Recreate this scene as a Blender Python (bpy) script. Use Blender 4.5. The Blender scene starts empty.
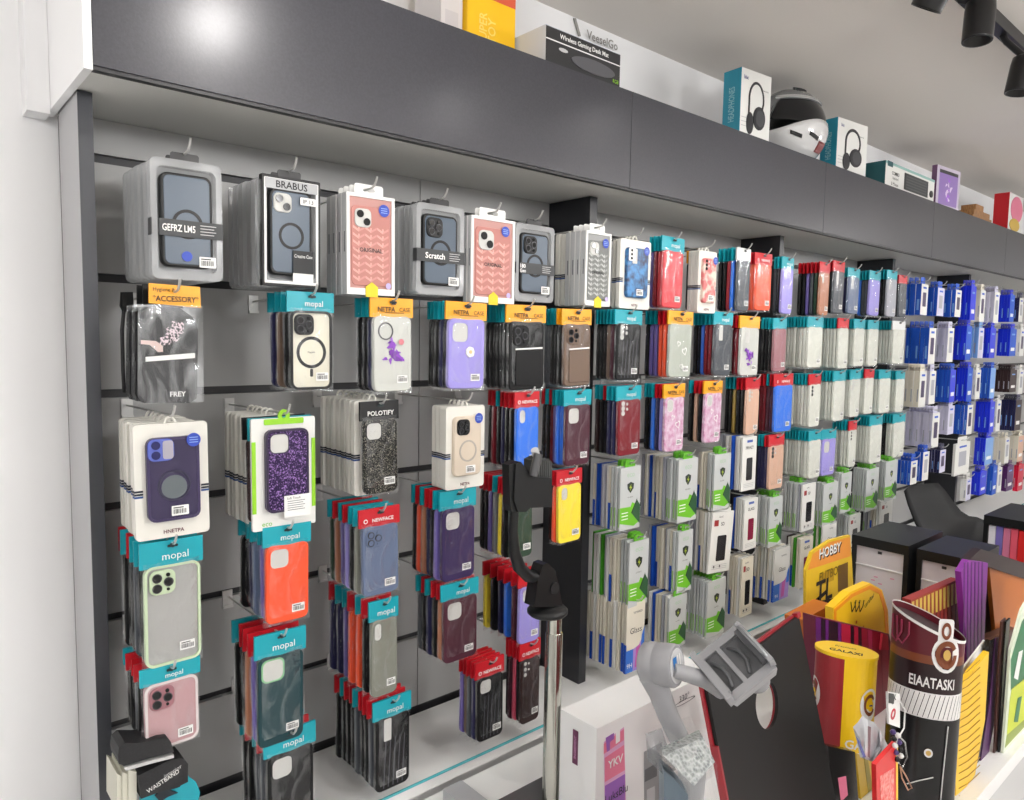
import bpy, math, random
from mathutils import Vector, Matrix
random.seed(7)
C = bpy.context.scene.collection
SC = bpy.context.scene
PI = math.pi
EYE = 1.65
# ------------------------------------------------------------------ camera
f_, yaw, pit, roll = 728.65, 0.7179, 0.0824, 0.0162
FW = Vector((math.sin(yaw)*math.cos(pit), math.cos(yaw)*math.cos(pit), -math.sin(pit)))
R0 = Vector((math.cos(yaw), -math.sin(yaw), 0)); U0 = R0.cross(FW)
RT = R0*math.cos(roll)+U0*math.sin(roll); UP = -R0*math.sin(roll)+U0*math.cos(roll)
EY = Vector((0, 0, EYE))
cd = bpy.data.cameras.new('camera'); cam = bpy.data.objects.new('camera', cd); C.objects.link(cam)
cd.sensor_width = 36; cd.lens = f_/1024*36; cd.clip_start = .02
m3 = Matrix((RT, UP, -FW)).transposed(); cam.matrix_world = Matrix.Translation(EY) @ m3.to_4x4()
SC.camera = cam
def ray(px, py): return FW+RT*((px-512)/f_)-UP*((py-400)/f_)
def PY(px, py, Y):
    d = ray(px, py); return EY+d*(Y/d.y)
def PZ(px, py, z):
    d = ray(px, py); return EY+d*((z-EYE)/d.z)
def PD(px, py, Z): return EY+ray(px, py)*Z
W, F, P = 1.4919, 1.214, 1.337
XL, XP = .252, .2584
ZB, ZT, ZC = .3797+EYE, .6172+EYE, .9192+EYE
ZL, G = -.9489+EYE, 1.2428
ZI = -.99+EYE
XE = 7.2
# ------------------------------------------------------------------ materials
def lin(c):
    out = []
    for v in c:
        v /= 255.; out.append(v/12.92 if v <= .04045 else ((v+.055)/1.055)**2.4)
    return (*out, 1)
_M = {}
def mat(key, rgb=None, rough=.5, metal=0, spec=.5, emit=0, coat=0):
    if key in _M: return _M[key]
    m = bpy.data.materials.new(str(key)); m.use_nodes = True
    b = m.node_tree.nodes['Principled BSDF']
    b.inputs['Base Color'].default_value = lin(rgb); b.inputs['Roughness'].default_value = rough
    b.inputs['Metallic'].default_value = metal; b.inputs['Specular IOR Level'].default_value = spec
    b.inputs['Coat Weight'].default_value = coat
    if emit:
        b.inputs['Emission Color'].default_value = lin(rgb); b.inputs['Emission Strength'].default_value = emit
    _M[key] = m; return m
def nd(m, t, **k):
    n = m.node_tree.nodes.new(t)
    for a, v in k.items(): setattr(n, a, v)
    return n
def noisy(key, rgb1, rgb2, scale, rough=.5, metal=0, bump=0, lo=.35, hi=.65, kind='noise', stretch=None):
    if key in _M: return _M[key]
    m = mat(key, rgb1, rough, metal); nt = m.node_tree; b = nt.nodes['Principled BSDF']
    tc = nd(m, 'ShaderNodeTexCoord'); src = tc.outputs['Object']
    if stretch:
        mp = nd(m, 'ShaderNodeMapping'); mp.inputs['Scale'].default_value = stretch
        nt.links.new(src, mp.inputs['Vector']); src = mp.outputs['Vector']
    if kind == 'noise':
        n = nd(m, 'ShaderNodeTexNoise'); n.inputs['Detail'].default_value = 4; out = n.outputs['Fac']
    else:
        n = nd(m, 'ShaderNodeTexVoronoi'); out = n.outputs['Color' if kind == 'vorcol' else 'Distance']
    n.inputs['Scale'].default_value = scale; nt.links.new(src, n.inputs['Vector'])
    r = nd(m, 'ShaderNodeValToRGB'); r.color_ramp.elements[0].position = lo; r.color_ramp.elements[1].position = hi
    r.color_ramp.elements[0].color = lin(rgb1); r.color_ramp.elements[1].color = lin(rgb2)
    nt.links.new(out, r.inputs['Fac']); nt.links.new(r.outputs['Color'], b.inputs['Base Color'])
    if bump:
        bp = nd(m, 'ShaderNodeBump'); bp.inputs['Strength'].default_value = bump; bp.inputs['Distance'].default_value = .002
        nt.links.new(out, bp.inputs['Height']); nt.links.new(bp.outputs['Normal'], b.inputs['Normal'])
    return m
def film(key, rgb=(235, 238, 240), fac=(.03, .24), rough=.12, scale=(34, 34, 14), diffuse=False):
    """clear plastic: transparent mixed with a glossy coat that has crinkles"""
    if key in _M: return _M[key]
    m = bpy.data.materials.new(key); m.use_nodes = True; nt = m.node_tree; nt.nodes.clear()
    o = nd(m, 'ShaderNodeOutputMaterial'); mx = nd(m, 'ShaderNodeMixShader'); t = nd(m, 'ShaderNodeBsdfTransparent')
    g = nd(m, 'ShaderNodeBsdfPrincipled')
    g.inputs['Base Color'].default_value = lin(rgb); g.inputs['Roughness'].default_value = rough
    g.inputs['Metallic'].default_value = 0 if diffuse else .85
    tc = nd(m, 'ShaderNodeTexCoord'); mp = nd(m, 'ShaderNodeMapping'); mp.inputs['Scale'].default_value = scale
    n = nd(m, 'ShaderNodeTexNoise'); n.inputs['Scale'].default_value = 1.0; n.inputs['Detail'].default_value = 3
    n.inputs['Distortion'].default_value = 1.2
    mr = nd(m, 'ShaderNodeMapRange'); mr.inputs['From Min'].default_value = .42; mr.inputs['From Max'].default_value = .72
    mr.inputs['To Min'].default_value = fac[0]; mr.inputs['To Max'].default_value = fac[1]
    bp = nd(m, 'ShaderNodeBump'); bp.inputs['Strength'].default_value = .6; bp.inputs['Distance'].default_value = .006
    L = nt.links.new
    L(tc.outputs['Object'], mp.inputs['Vector']); L(mp.outputs['Vector'], n.inputs['Vector'])
    L(n.outputs['Fac'], mr.inputs['Value']); L(mr.outputs['Result'], mx.inputs['Fac'])
    L(n.outputs['Fac'], bp.inputs['Height']); L(bp.outputs['Normal'], g.inputs['Normal'])
    L(t.outputs[0], mx.inputs[1]); L(g.outputs[0], mx.inputs[2]); L(mx.outputs[0], o.inputs['Surface'])
    _M[key] = m; return m
COL = dict(blk=(15, 15, 17), dgr=(70, 75, 82), gry=(125, 128, 132), navy=(38, 38, 78), mar=(78, 38, 52), dred=(122, 26, 38), red=(208, 62, 70),
           org=(244, 86, 46), lil=(158, 148, 222), pur=(110, 96, 168), blu=(44, 116, 230), yel=(248, 224, 62), grn=(26, 60, 66), dgrn=(50, 72, 56),
           ogr=(128, 130, 120), bge=(214, 174, 150), brn=(112, 92, 78), gold=(158, 132, 62), pnk=(230, 90, 120), mauve=(158, 108, 116), wht=(226, 226, 222),
           sbl=(98, 112, 140), crm=(226, 220, 204), dblu=(24, 84, 196), kblu=(22, 46, 214), lbl=(120, 165, 225), green=(70, 160, 40), tan=(180, 120, 90), grl=(168, 170, 180),
           lav=(206, 204, 226), pur2=(80, 30, 96), crim=(206, 24, 60), bkb=(52, 34, 34), clr=(206, 210, 198), dpur=(58, 44, 86))
CNAME = dict(blk='black', dgr='dark grey', gry='grey', navy='navy', mar='maroon', dred='dark red', red='red', org='orange', lil='lilac', pur='purple', blu='blue',
             yel='yellow', grn='dark green', dgrn='dark green', ogr='grey', bge='beige', brn='brown', gold='gold', pnk='pink', mauve='mauve', wht='white', sbl='slate blue',
             crm='cream', dblu='blue', kblu='deep blue', lbl='light blue', green='green', tan='tan', grl='grey', lav='pale lilac', pur2='plum', crim='crimson', bkb='dark brown',
             clr='clear', dpur='dark purple')
def col(c, rough=.42):
    if c == 'clr':
        return film('clear_gel', (240, 242, 232), (.74, .84), .3, (20, 20, 20), True)
    return mat('plastic_'+c, COL[c], rough, 0, .3 if sum(COL[c]) < 200 else .5)
HD = dict(T=((18, 160, 176), 'teal'), R=((196, 24, 38), 'red'), Y=((246, 168, 28), 'yellow'), K=((18, 18, 20), 'black'), W=((226, 228, 228), 'white'))
def hmat(h): return mat('header_'+h, HD[h][0], .35)
WHT = mat('print_white', (240, 240, 238), .5); BLK = mat('print_black', (18, 18, 20), .5); PAPER = mat('paper_white', (232, 232, 228), .55)
LENS = mat('lens_glass', (14, 15, 18), .08); CHROME = mat('chrome', (205, 205, 205), .18, 1); BAG = film('bag_film'); CLAM = film('clamshell_plastic', (196, 198, 200), (.46, .52), .12, (3, 3, 3), True)
ACRY = film('clear_acrylic', (235, 240, 242), (.06, .16), .05, (6, 6, 6))
BLACKP = mat('black_plastic', (20, 21, 22), .4, 0, .4); GREYP = mat('grey_plastic', (146, 146, 149), .42)
# ------------------------------------------------------------------ mesh builder
_T = {}
def glyphs(s, bold=False):
    if (s, bold) in _T: return _T[(s, bold)]
    cu = bpy.data.curves.new('t', 'FONT'); cu.body = s; cu.resolution_u = 2; cu.size = 1
    if bold: cu.offset = .018
    o = bpy.data.objects.new('t', cu); C.objects.link(o)
    dg = bpy.context.evaluated_depsgraph_get(); me = bpy.data.meshes.new_from_object(o.evaluated_get(dg))
    vs = [(v.co.x, v.co.y) for v in me.vertices]; fs = [tuple(p.vertices) for p in me.polygons]
    bpy.data.objects.remove(o); bpy.data.curves.remove(cu); bpy.data.meshes.remove(me)
    _T[(s, bold)] = (vs, fs); return vs, fs
def rr(cx, cz, w, h, r, n=4):
    r = min(r, w/2*.999, h/2*.999); pts = []
    for qx, qz, a0 in ((1, -1, -PI/2), (1, 1, 0), (-1, 1, PI/2), (-1, -1, PI)):
        for i in range(n+1):
            a = a0+PI/2*i/n; pts.append((cx+qx*(w/2-r)+r*math.cos(a), cz+qz*(h/2-r)+r*math.sin(a)))
    return pts
def disc(cx, cz, r, n=16, rz=None): return [(cx+r*math.cos(2*PI*i/n), cz+(rz or r)*math.sin(2*PI*i/n)) for i in range(n)]
class MB:
    def __init__(s): s.v = []; s.f = []; s.mi = []; s.sm = []; s.ms = []
    def m(s, mt):
        if mt not in s.ms: s.ms.append(mt)
        return s.ms.index(mt)
    def add(s, vs, fs, mt, smooth=False):
        b = len(s.v); s.v += [tuple(v) for v in vs]; k = s.m(mt)
        for f in fs: s.f.append([b+i for i in f]); s.mi.append(k); s.sm.append(smooth)
        return s
    def merge(s, o, M):
        b = len(s.v); s.v += [tuple(M @ Vector(v)) for v in o.v]
        for f, k, q in zip(o.f, o.mi, o.sm): s.f.append([b+i for i in f]); s.mi.append(s.m(o.ms[k])); s.sm.append(q)
        return s
    def box(s, x0, x1, y0, y1, z0, z1, mt):
        v = [(x, y, z) for z in (z0, z1) for y in (y0, y1) for x in (x0, x1)]
        return s.add(v, [(0, 2, 3, 1), (4, 5, 7, 6), (0, 1, 5, 4), (2, 6, 7, 3), (0, 4, 6, 2), (1, 3, 7, 5)], mt)
    def flat(s, pts, y, mt): return s.add([(p[0], y, p[1]) for p in pts], [tuple(range(len(pts)))], mt)
    def slab(s, pts, y0, y1, mt, side=None):
        n = len(pts); v = [(p[0], y0, p[1]) for p in pts]+[(p[0], y1, p[1]) for p in pts]
        s.add(v, [tuple(range(n)), tuple(range(2*n-1, n-1, -1))], mt)
        return s.add(v, [(i, i+n, (i+1) % n+n, (i+1) % n) for i in range(n)], side or mt)
    def slabb(s, cx, cz, w, h, r, y0, y1, b, mt, n=4):
        """rounded slab with a bevelled front edge"""
        A = rr(cx, cz, w-2*b, h-2*b, max(r-b, .0005), n); A2 = rr(cx, cz, w-.6*b, h-.6*b, r, n); B = rr(cx, cz, w, h, r, n); k = len(A)
        v = [(p[0], y0, p[1]) for p in A]+[(p[0], y0+.3*b, p[1]) for p in A2]+[(p[0], y0+b, p[1]) for p in B]+[(p[0], y1, p[1]) for p in B]
        s.add(v, [tuple(range(k)), tuple(range(4*k-1, 3*k-1, -1))], mt)
        return s.add(v, [(j*k+i, (j+1)*k+i, (j+1)*k+(i+1) % k, j*k+(i+1) % k) for j in range(3) for i in range(k)], mt, True)
    def ring(s, O, I, y0, y1, mt):
        n = len(O); v = [(p[0], y0, p[1]) for p in O]+[(p[0], y0, p[1]) for p in I]+[(p[0], y1, p[1]) for p in O]+[(p[0], y1, p[1]) for p in I]
        f = []
        for i in range(n):
            j = (i+1) % n
            f += [(i, n+i, n+j, j), (2*n+i, 2*n+j, 3*n+j, 3*n+i), (i, j, 2*n+j, 2*n+i), (n+i, 3*n+i, 3*n+j, n+j)]
        return s.add(v, f, mt)
    def text(s, t, cx, cz, hgt, y, mt, maxw=None, bold=False, rot=0, fn=None):
        vs, fs = glyphs(t, bold)
        if not vs: return s
        x0 = min(v[0] for v in vs); x1 = max(v[0] for v in vs); z0 = min(v[1] for v in vs); z1 = max(v[1] for v in vs)
        k = hgt/max(z1-z0, 1e-6); kx = k
        if maxw and (x1-x0)*k > maxw: kx = maxw/(x1-x0)
        c, sn = math.cos(rot), math.sin(rot); out = []
        for a, b in vs:
            a = (a-(x0+x1)/2)*kx; b = (b-(z0+z1)/2)*k
            q = (cx+a*c-b*sn, cz+a*sn+b*c)
            out.append(fn(*q) if fn else (q[0], y, q[1]))
        return s.add(out, fs, mt)
    def tube(s, pts, r, mt, n=8, flatten=None, cap=True):
        pts = [Vector(p) for p in pts]; rs = r if isinstance(r, (list, tuple)) else [r]*len(pts); v = []; prev = None
        for i, p in enumerate(pts):
            t = (pts[min(i+1, len(pts)-1)]-pts[max(i-1, 0)]).normalized()
            a = prev if prev is not None else (Vector((0, 0, 1)) if abs(t.z) < .9 else Vector((1, 0, 0)))
            e1 = (a-t*a.dot(t)).normalized(); e2 = t.cross(e1); prev = e1
            k = flatten or (1, 1)
            for j in range(n):
                an = 2*PI*j/n; v.append(p+e1*(rs[i]*math.cos(an)*k[0])+e2*(rs[i]*math.sin(an)*k[1]))
        f = [(i*n+j, i*n+(j+1) % n, (i+1)*n+(j+1) % n, (i+1)*n+j) for i in range(len(pts)-1) for j in range(n)]
        s.add(v, f, mt, True)
        if cap: s.add(v, [tuple(range(n-1, -1, -1)), tuple(range(len(v)-n, len(v)))], mt)
        return s
    def lathe(s, prof, mt, c=(0, 0, 0), M=None, n=24, ry=1, smooth=True):
        v = []; M = M or Matrix.Identity(3); c = Vector(c)
        for r, z in prof:
            for j in range(n):
                a = 2*PI*j/n; v.append(c+M @ Vector((r*math.cos(a), r*ry*math.sin(a), z)))
        f = [(i*n+j, i*n+(j+1) % n, (i+1)*n+(j+1) % n, (i+1)*n+j) for i in range(len(prof)-1) for j in range(n)]
        s.add(v, f, mt, smooth)
        return s.add(v, [tuple(range(n-1, -1, -1)), tuple(range(len(v)-n, len(v)))], mt)
    def mesh(s, name):
        me = bpy.data.meshes.new(name); me.from_pydata(s.v, [], s.f)
        for x in s.ms: me.materials.append(x)
        me.polygons.foreach_set('material_index', s.mi); me.polygons.foreach_set('use_smooth', s.sm); me.update(); return me
    def build(s, name, parent=None, loc=None): return O(name, s.mesh(name), parent, loc)
def O(name, me, parent=None, loc=None):
    o = bpy.data.objects.new(name, me); C.objects.link(o)
    if parent: o.parent = parent
    if loc: o.location = loc
    return o
def tag(o, label=None, cat=None, group=None, kind=None):
    if label: o['label'] = label
    if cat: o['category'] = cat
    if group: o['group'] = group
    if kind: o['kind'] = kind
    return o
def root(name, loc, label, cat, group=None, rz=0):
    o = bpy.data.objects.new(name, None); C.objects.link(o); o.location = loc; o.rotation_euler = (0, 0, rz); o.empty_display_size = .03
    return tag(o, label, cat, group)
def struct(mb, name, label=None):
    return tag(mb.build(name), label, None, None, 'structure')
SPOT_E, FILL_E = 8, 42
# ------------------------------------------------------------------ setting
WALLW = mat('wall_paint', (242, 242, 243), .75); CEIL = mat('ceiling_paint', (236, 231, 225), .8)
FASC = noisy('fascia_laminate', (70, 70, 76), (64, 64, 70), 260, .28, .1, .05); SOFF = mat('soffit_board', (216, 216, 212), .5)
SLAT = mat('slat_board', (164, 164, 163), .36, .1); GROOVE_SHADOW = mat('groove_and_shadow', (52, 52, 54), .4, .3)
DARK = mat('divider_laminate', (38, 39, 44), .3); PANF = mat('panel_grey', (58, 60, 66), .35); PANS = mat('panel_light_grey', (178, 178, 180), .45)
COUNT = mat('counter_white', (246, 246, 245), .3); FLOORM = noisy('floor_tile', (214, 212, 209), (204, 202, 198), 6, .3)
struct(MB().box(-4, 8, W+.03, W+.13, 0, ZC, WALLW), 'wall_back', 'white plaster wall behind the display fixture')
struct(MB().box(-4, 8, -3.2, W+.13, ZC, ZC+.1, CEIL), 'ceiling', 'plain pale ceiling over the shop')
struct(MB().box(-4, 8, -3.2, W+.13, -.1, 0, FLOORM), 'floor', 'grey shop floor below the counters')
struct(MB().box(8, 8.1, -3.2, W+.13, 0, ZC, WALLW), 'wall_right', 'white wall at the far end')
struct(MB().box(-4.1, -4, -3.2, W+.13, 0, ZC, WALLW), 'wall_left', 'white wall on the camera side')
struct(MB().box(-4, 8, -3.3, -3.2, 0, ZC, WALLW), 'wall_front', 'white wall behind the camera')
# slatted wall: boards with dark grooves between them
mb = MB(); mb.box(XP, XE, W+.012, W+.029, ZL-.05, ZB, GROOVE_SHADOW)
z1 = ZB; slots = [.311+EYE-.2108*k for k in range(6)]
x_seams = [XP, 1.0, 1.43, 2.43, 3.43, 4.43, XE]
for a, b in zip(x_seams[:-1], x_seams[1:]):
    top = ZB
    for zc in slots+[None]:
        bot = (zc+.008) if zc else ZL+.02
        mb.box(a+.0012, b-.0012, W, W+.014, bot, top, SLAT)
        if zc: top = zc-.008
struct(mb, 'wall_slatted', 'grey slatted display wall with dark horizontal grooves')
# fascia with separate panels
xf = [XL, PY(631, 140, F).x, PY(826, 170, F).x, PY(935, 200, F).x, 4.45, XE]
for i, (a, b) in enumerate(zip(xf[:-1], xf[1:])):
    mb = MB(); mb.box(a+.0008, b-.0008, F, F+.018, ZB+.004, ZT, FASC)
    o = struct(mb, 'trim_%d' % (i+1), 'dark grey glossy fascia panel over the display')
mb = MB(); mb.box(XL, XE, F+.003, F+.017, ZB-.002, ZB+.004, GROOVE_SHADOW); mb.box(XL, XE, F+.018, W+.03, ZB+.001, ZB+.02, SOFF); mb.box(XL, XE, F+.018, W+.03, ZT-.02, ZT-.002, FASC)  # dark strip under the fascia edge is its shadow line put in as colour
struct(mb, 'trim_6', 'grey soffit board under the fascia')
struct(MB().box(XL-.012, XL-.0005, F-.002, W+.03, ZB-.004, ZC, WALLW), 'trim_7', 'white end board closing the left of the fascia')
xb0 = PY(24, 60, W-.01).x
struct(MB().box(xb0, XL-.0125, W-.02, W+.03, ZB-.012, ZC, WALLW), 'trim_8', 'white wall box at the left end of the fascia')
# upright panels
def upright(x, wd, label, fm, sm):
    mb = MB(); z0, z1 = ZL+.001, ZB-.001
    mb.box(x, x+wd, P, P+.003, z0, z1, fm); mb.box(x, x+wd, P+.003, W-.001, z0, z1, sm)
    o = mb.build('divider_panel'); tag(o, label, 'divider panel', 'upright panels of the display wall'); return o
o = upright(XP-.004, .021, 'grey end panel standing against the white wall at far left', PANF, PANS); o.location = (0, 0, 0)
xd = [1.4289, 2.40, 3.36, 4.33]
for x, t in zip(xd, ('black divider panel between the yellow case and the glass protector boxes', 'black divider panel right of the orange red-topped case', 'black divider panel at the left of the blue boxes',
                     'farthest black divider panel among the blue boxes')):
    upright(x, .028, t, DARK, DARK)
# ledge under the wall, with a glass plate on its front half
LEDT = root('display_ledge', (XP+2.6, 1.36, 0), 'white ledge running along under the hanging packs', 'ledge')
mb = MB(); mb.box(-2.9, XE-XP-2.6, -1.36+G+.004, W-1.36-.002, ZL-.03, ZL, COUNT); mb.build('ledge_top', LEDT)
MB().box(-2.9, XE-XP-2.6, -1.36+G+.02, W-1.36-.002, 0, ZL-.03, COUNT).build('ledge_front', LEDT)
GEDGE = mat('glass_edge', (96, 196, 206), .15)
MB().box(-2.9, XE-XP-2.6, -1.36+G, -1.36+G+.004, ZL-.004, ZL+.0005, GEDGE).build('glass_edging', LEDT)['label'] = 'thin blue glass edge strip'
# island counter in front
CNT = root('island_counter', (1.6, .85, 0), 'white counter in front carrying the phone stand and pouches', 'counter')
yc0 = .468
MB().box(-2.4, 1.12, yc0-.85, G-.002-.85, ZI-.04, ZI, COUNT).build('counter_top', CNT)
MB().box(-2.38, 1.10, yc0+.03-.85, G-.01-.85, 0, ZI-.04, mat('counter_body', (206, 206, 206), .5)).build('counter_body', CNT)
CN2 = root('side_counter', (3.06, .66, 0), 'narrow white counter under the right-hand display box', 'counter')
MB().box(-.338, .34, yc0-.66, .17, ZI-.04, ZI, COUNT).build('counter_top', CN2)
MB().box(-.33, .32, yc0+.03-.66, .15, 0, ZI-.04, mat('counter_body', None)).build('counter_body', CN2)
# ceiling track and lamps
BT = mat('track_black', (18, 18, 20), .35)
tr = root('ceiling_track', (2.3, .715, ZC), 'black lighting track on the ceiling at upper right', 'light track')
MB().box(-2.9, 3.3, -.016, .016, -.034, 0, BT).build('rail', tr)
EMT = mat('lamp_glow', (255, 248, 238), .5, emit=1.5)
def spot(x, y, z, tilt, label, e=30, vis=True, r=.034, h=.095):
    """a cylindrical track head with its own lamp inside"""
    t = root('track_spotlight', (x, .715, ZC-.034), label, 'spotlight', 'spotlights on the ceiling track')
    dz = z-(ZC-.034); dy = y-.715
    M = Matrix.Rotation(tilt[0], 3, 'X') @ Matrix.Rotation(tilt[1], 3, 'Y')
    mb = MB(); mb.lathe([(r*.75, h*.55), (r*.95, h*.5), (r, h*.3), (r, -h*.45), (r*.99, -h*.5), (r*.86, -h*.5), (r*.82, h*.2)], BT, (0, dy, dz), M)
    mb.build('lamp_head', t)
    top = M @ Vector((0, 0, h*.5))+Vector((0, dy, dz))
    MB().tube([(0, 0, 0), (0, dy*.2, -.02), top], .009, BT).build('stem', t)
    lm = MB(); lm.lathe([(r*.6, h*.19), (r*.6, h*.17)], EMT, (0, dy, dz), M); lm.build('lamp_lens', t)
    ld = bpy.data.lights.new('spot_lamp', 'SPOT'); ld.energy = e; ld.spot_size = 2.2; ld.spot_blend = .9; ld.shadow_soft_size = .04; ld.color = (1, .97, .93)
    lo = bpy.data.objects.new('spot_lamp', ld); C.objects.link(lo); lo.parent = t
    lo.location = M @ Vector((0, 0, -h*.56))+Vector((0, dy, dz)); lo.rotation_euler = M.to_euler()
    return t
for (px, py, tl, t) in ((938, -14, (.55, -.1), 'black spotlight cut by the top edge, left of the other two'), (979, 22, (.0, .1), 'black spotlight hanging from the track, middle of the three'), (1022, 76, (.12, .1), 'black spotlight cut by the right edge of the photo')):
    q = PY(px, py, .66); spot(q.x, .66, q.z, tl, t, SPOT_E)
for x, tl, en in ((.62, .75, 9), (1.3, .35, SPOT_E)):
    t = spot(x, .60, ZC-.16, (tl, 0), 'black spotlight on the ceiling track above the first bay, out of frame', en)
    if x < 1:
        for c_ in t.children:
            if c_.type == 'LIGHT': c_.data.spot_size = 2.9; c_.data.spot_blend = .5; c_.data.shadow_soft_size = .03
for x in (3.6, 4.4): spot(x, .66, ZC-.13, (.3, 0), 'black spotlight on the ceiling track over the far bays', SPOT_E)
# unseen glowing globes added behind the camera to brighten ceiling and walls
PGL = mat('fill_glow', (255, 254, 253), .5, emit=FILL_E); PGL2 = mat('fill_glow_left', (255, 254, 253), .5, emit=FILL_E*1.0)
for i, (x, y) in enumerate(((-1.15, .25), (1.3, -.85), (3.4, -.75), (5.6, -.6), (-.8, -2.2), (1.4, -2.2), (3.6, -2.2))):
    t = root('fill_globe', (x, y, ZC), 'added glowing fill globe hung unseen behind the viewpoint', 'fill light', 'added fill globes')
    MB().tube([(0, 0, 0), (0, 0, -.22)], .006, BT).build('cord', t)
    mb = MB(); mb.lathe([(.13*math.sin(PI*k/12)+.001, -.35-.13*math.cos(PI*k/12)) for k in range(13)], PGL2 if i == 0 else PGL); mb.build('globe', t)
wd = bpy.data.worlds.new('world'); SC.world = wd; wd.use_nodes = True
wd.node_tree.nodes['Background'].inputs[0].default_value = (.9, .93, 1, 1); wd.node_tree.nodes['Background'].inputs[1].default_value = .3
# ------------------------------------------------------------------ packs
def xwob(w, h): return random.uniform(-.0022, .0022)
_PC = {}
def cached(key, fn):
    if key not in _PC: _PC[key] = fn()
    return _PC[key]
def barcode(mb, cx, cz, w, h, y):
    mb.flat(rr(cx, cz, w, h, .001, 2), y, WHT)
    rng = random.Random(3); x = cx-w*.4
    while x < cx+w*.38:
        b = rng.choice((.0005, .0009, .0013)); mb.flat([(x, cz-h*.32), (x+b, cz-h*.32), (x+b, cz+h*.15), (x, cz+h*.15)], y-.0002, BLK); x += b+rng.choice((.0007, .0011))
    mb.flat([(cx-w*.4, cz+h*.24), (cx+w*.2, cz+h*.24), (cx+w*.2, cz+h*.34), (cx-w*.4, cz+h*.34)], y-.0002, BLK)
def camera_part(style, cw, ch, x0, ztop, y, parent, ccol):
    """camera window of a case; x0 = case centre, ztop = case top"""
    mb = MB(); L = x0-cw/2
    pale = mat('camera_hole', (206, 206, 202), .5)
    if style == 'sq':
        s = cw*.42; cx, cz = L+s/2+cw*.09, ztop-s/2-cw*.10
        mb.ring(rr(cx, cz, s+.003, s+.003, s*.3, 5), rr(cx, cz, s, s, s*.28, 5), y-.0012, y+.002, ccol); mb.flat(rr(cx, cz, s, s, s*.28, 5), y-.0002, pale)
    elif style == 'sqg':
        s = cw*.44; cx, cz = L+s/2+cw*.09, ztop-s/2-cw*.10
        mb.ring(rr(cx, cz, s+.005, s+.005, s*.3, 5), rr(cx, cz, s, s, s*.28, 5), y-.0014, y+.002, mat('mint_ring', (130, 190, 140), .4)); mb.flat(rr(cx, cz, s, s, s*.28, 5), y-.0002, pale)
    elif style in ('trip', 'tripd', 'trips'):
        s = cw*.46; cx, cz = L+s/2+cw*.08, ztop-s/2-cw*.08
        mb.slabb(cx, cz, s, s, s*.28, y-.0025, y+.001, .001, ccol)
        for dx, dz, r in ((-.22, .2, .17), (-.22, -.22, .17), (.22, 0, .17), (.2, .3, .08), (.2, -.3, .06)):
            mb.slab(disc(cx+dx*s, cz+dz*s, r*s), y-.0042, y-.002, LENS if style != 'trips' else ccol)
            if r > .1: mb.ring(disc(cx+dx*s, cz+dz*s, r*s*1.1), disc(cx+dx*s, cz+dz*s, r*s*.86), y-.0046, y-.002, mat('lens_ring', (70, 70, 74), .3, .6))
    elif style == 'duo':
        s = cw*.42; cx, cz = L+s/2+cw*.08, ztop-s/2-cw*.10
        mb.slabb(cx, cz, s, s, s*.28, y-.002, y+.001, .001, mat('camera_hole', (206, 206, 202), .5))
        for dx, dz in ((-.2, .2), (.2, -.2)): mb.slab(disc(cx+dx*s, cz+dz*s, .2*s), y-.0042, y-.002, LENS)
    elif style == 'pill':
        w, h = cw*.26, ch*.21; mb.ring(rr(L+cw*.24, ztop-h/2-ch*.05, w+.003, h+.003, w*.5, 5), rr(L+cw*.24, ztop-h/2-ch*.05, w, h, w*.48, 5), y-.0012, y+.001, ccol)
        mb.flat(rr(L+cw*.24, ztop-h/2-ch*.05, w, h, w*.48, 5), y-.0002, pale)
    elif style == 'tall':
        w, h = cw*.22, ch*.30; mb.flat(rr(L+cw*.33, ztop-h/2-ch*.02, w, h, .003, 3), y-.0005, pale)
    elif style in ('dots', 'dotsd'):
        for k in range(3): mb.slab(disc(L+cw*.2, ztop-ch*(.07+.085*k), cw*.075), y-.0008, y, pale if style == 'dots' else LENS)
        for k in range(2): mb.slab(disc(L+cw*.38, ztop-ch*(.08+.09*k), cw*.045), y-.0008, y, pale)
    if mb.f:
        o = mb.build('camera_window', parent); return o
HEART = [(0, -.5), (.5, .1), (.48, .38), (.27, .5), (.08, .42), (0, .25), (-.08, .42), (-.27, .5), (-.48, .38), (-.5, .1)]
def hearts(mb, cx, cz, s, y, mt, rot=0):
    c, q = math.cos(rot), math.sin(rot)
    O_ = [(cx+s*(a*c-b*q), cz+s*(a*q+b*c)) for a, b in HEART]; I_ = [(cx+.72*s*(a*c-b*q), cz+.72*s*(a*q+b*c)) for a, b in HEART]
    mb.ring(O_, I_, y-.0006, y, mt)
def petals(mb, cx, cz, s, y, mats, n, seed, spread=1.0):
    rng = random.Random(seed)
    for k in range(n):
        a = rng.uniform(0, 2*PI); d = rng.uniform(0, s)*spread; px_, pz_ = cx+d*math.cos(a)*.7, cz+d*math.sin(a)
        r = s*rng.uniform(.18, .4); e = rng.uniform(0, PI)
        pts = []
        for j in range(10):
            t = 2*PI*j/10; q = r*(1+.3*math.sin(3*t+seed)); u, v = q*math.cos(t), q*.5*math.sin(t)
            pts.append((px_+u*math.cos(e)-v*math.sin(e), pz_+u*math.sin(e)+v*math.cos(e)))
        mb.flat(pts, y-.0002*(k+1)*.5, rng.choice(mats))
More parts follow.
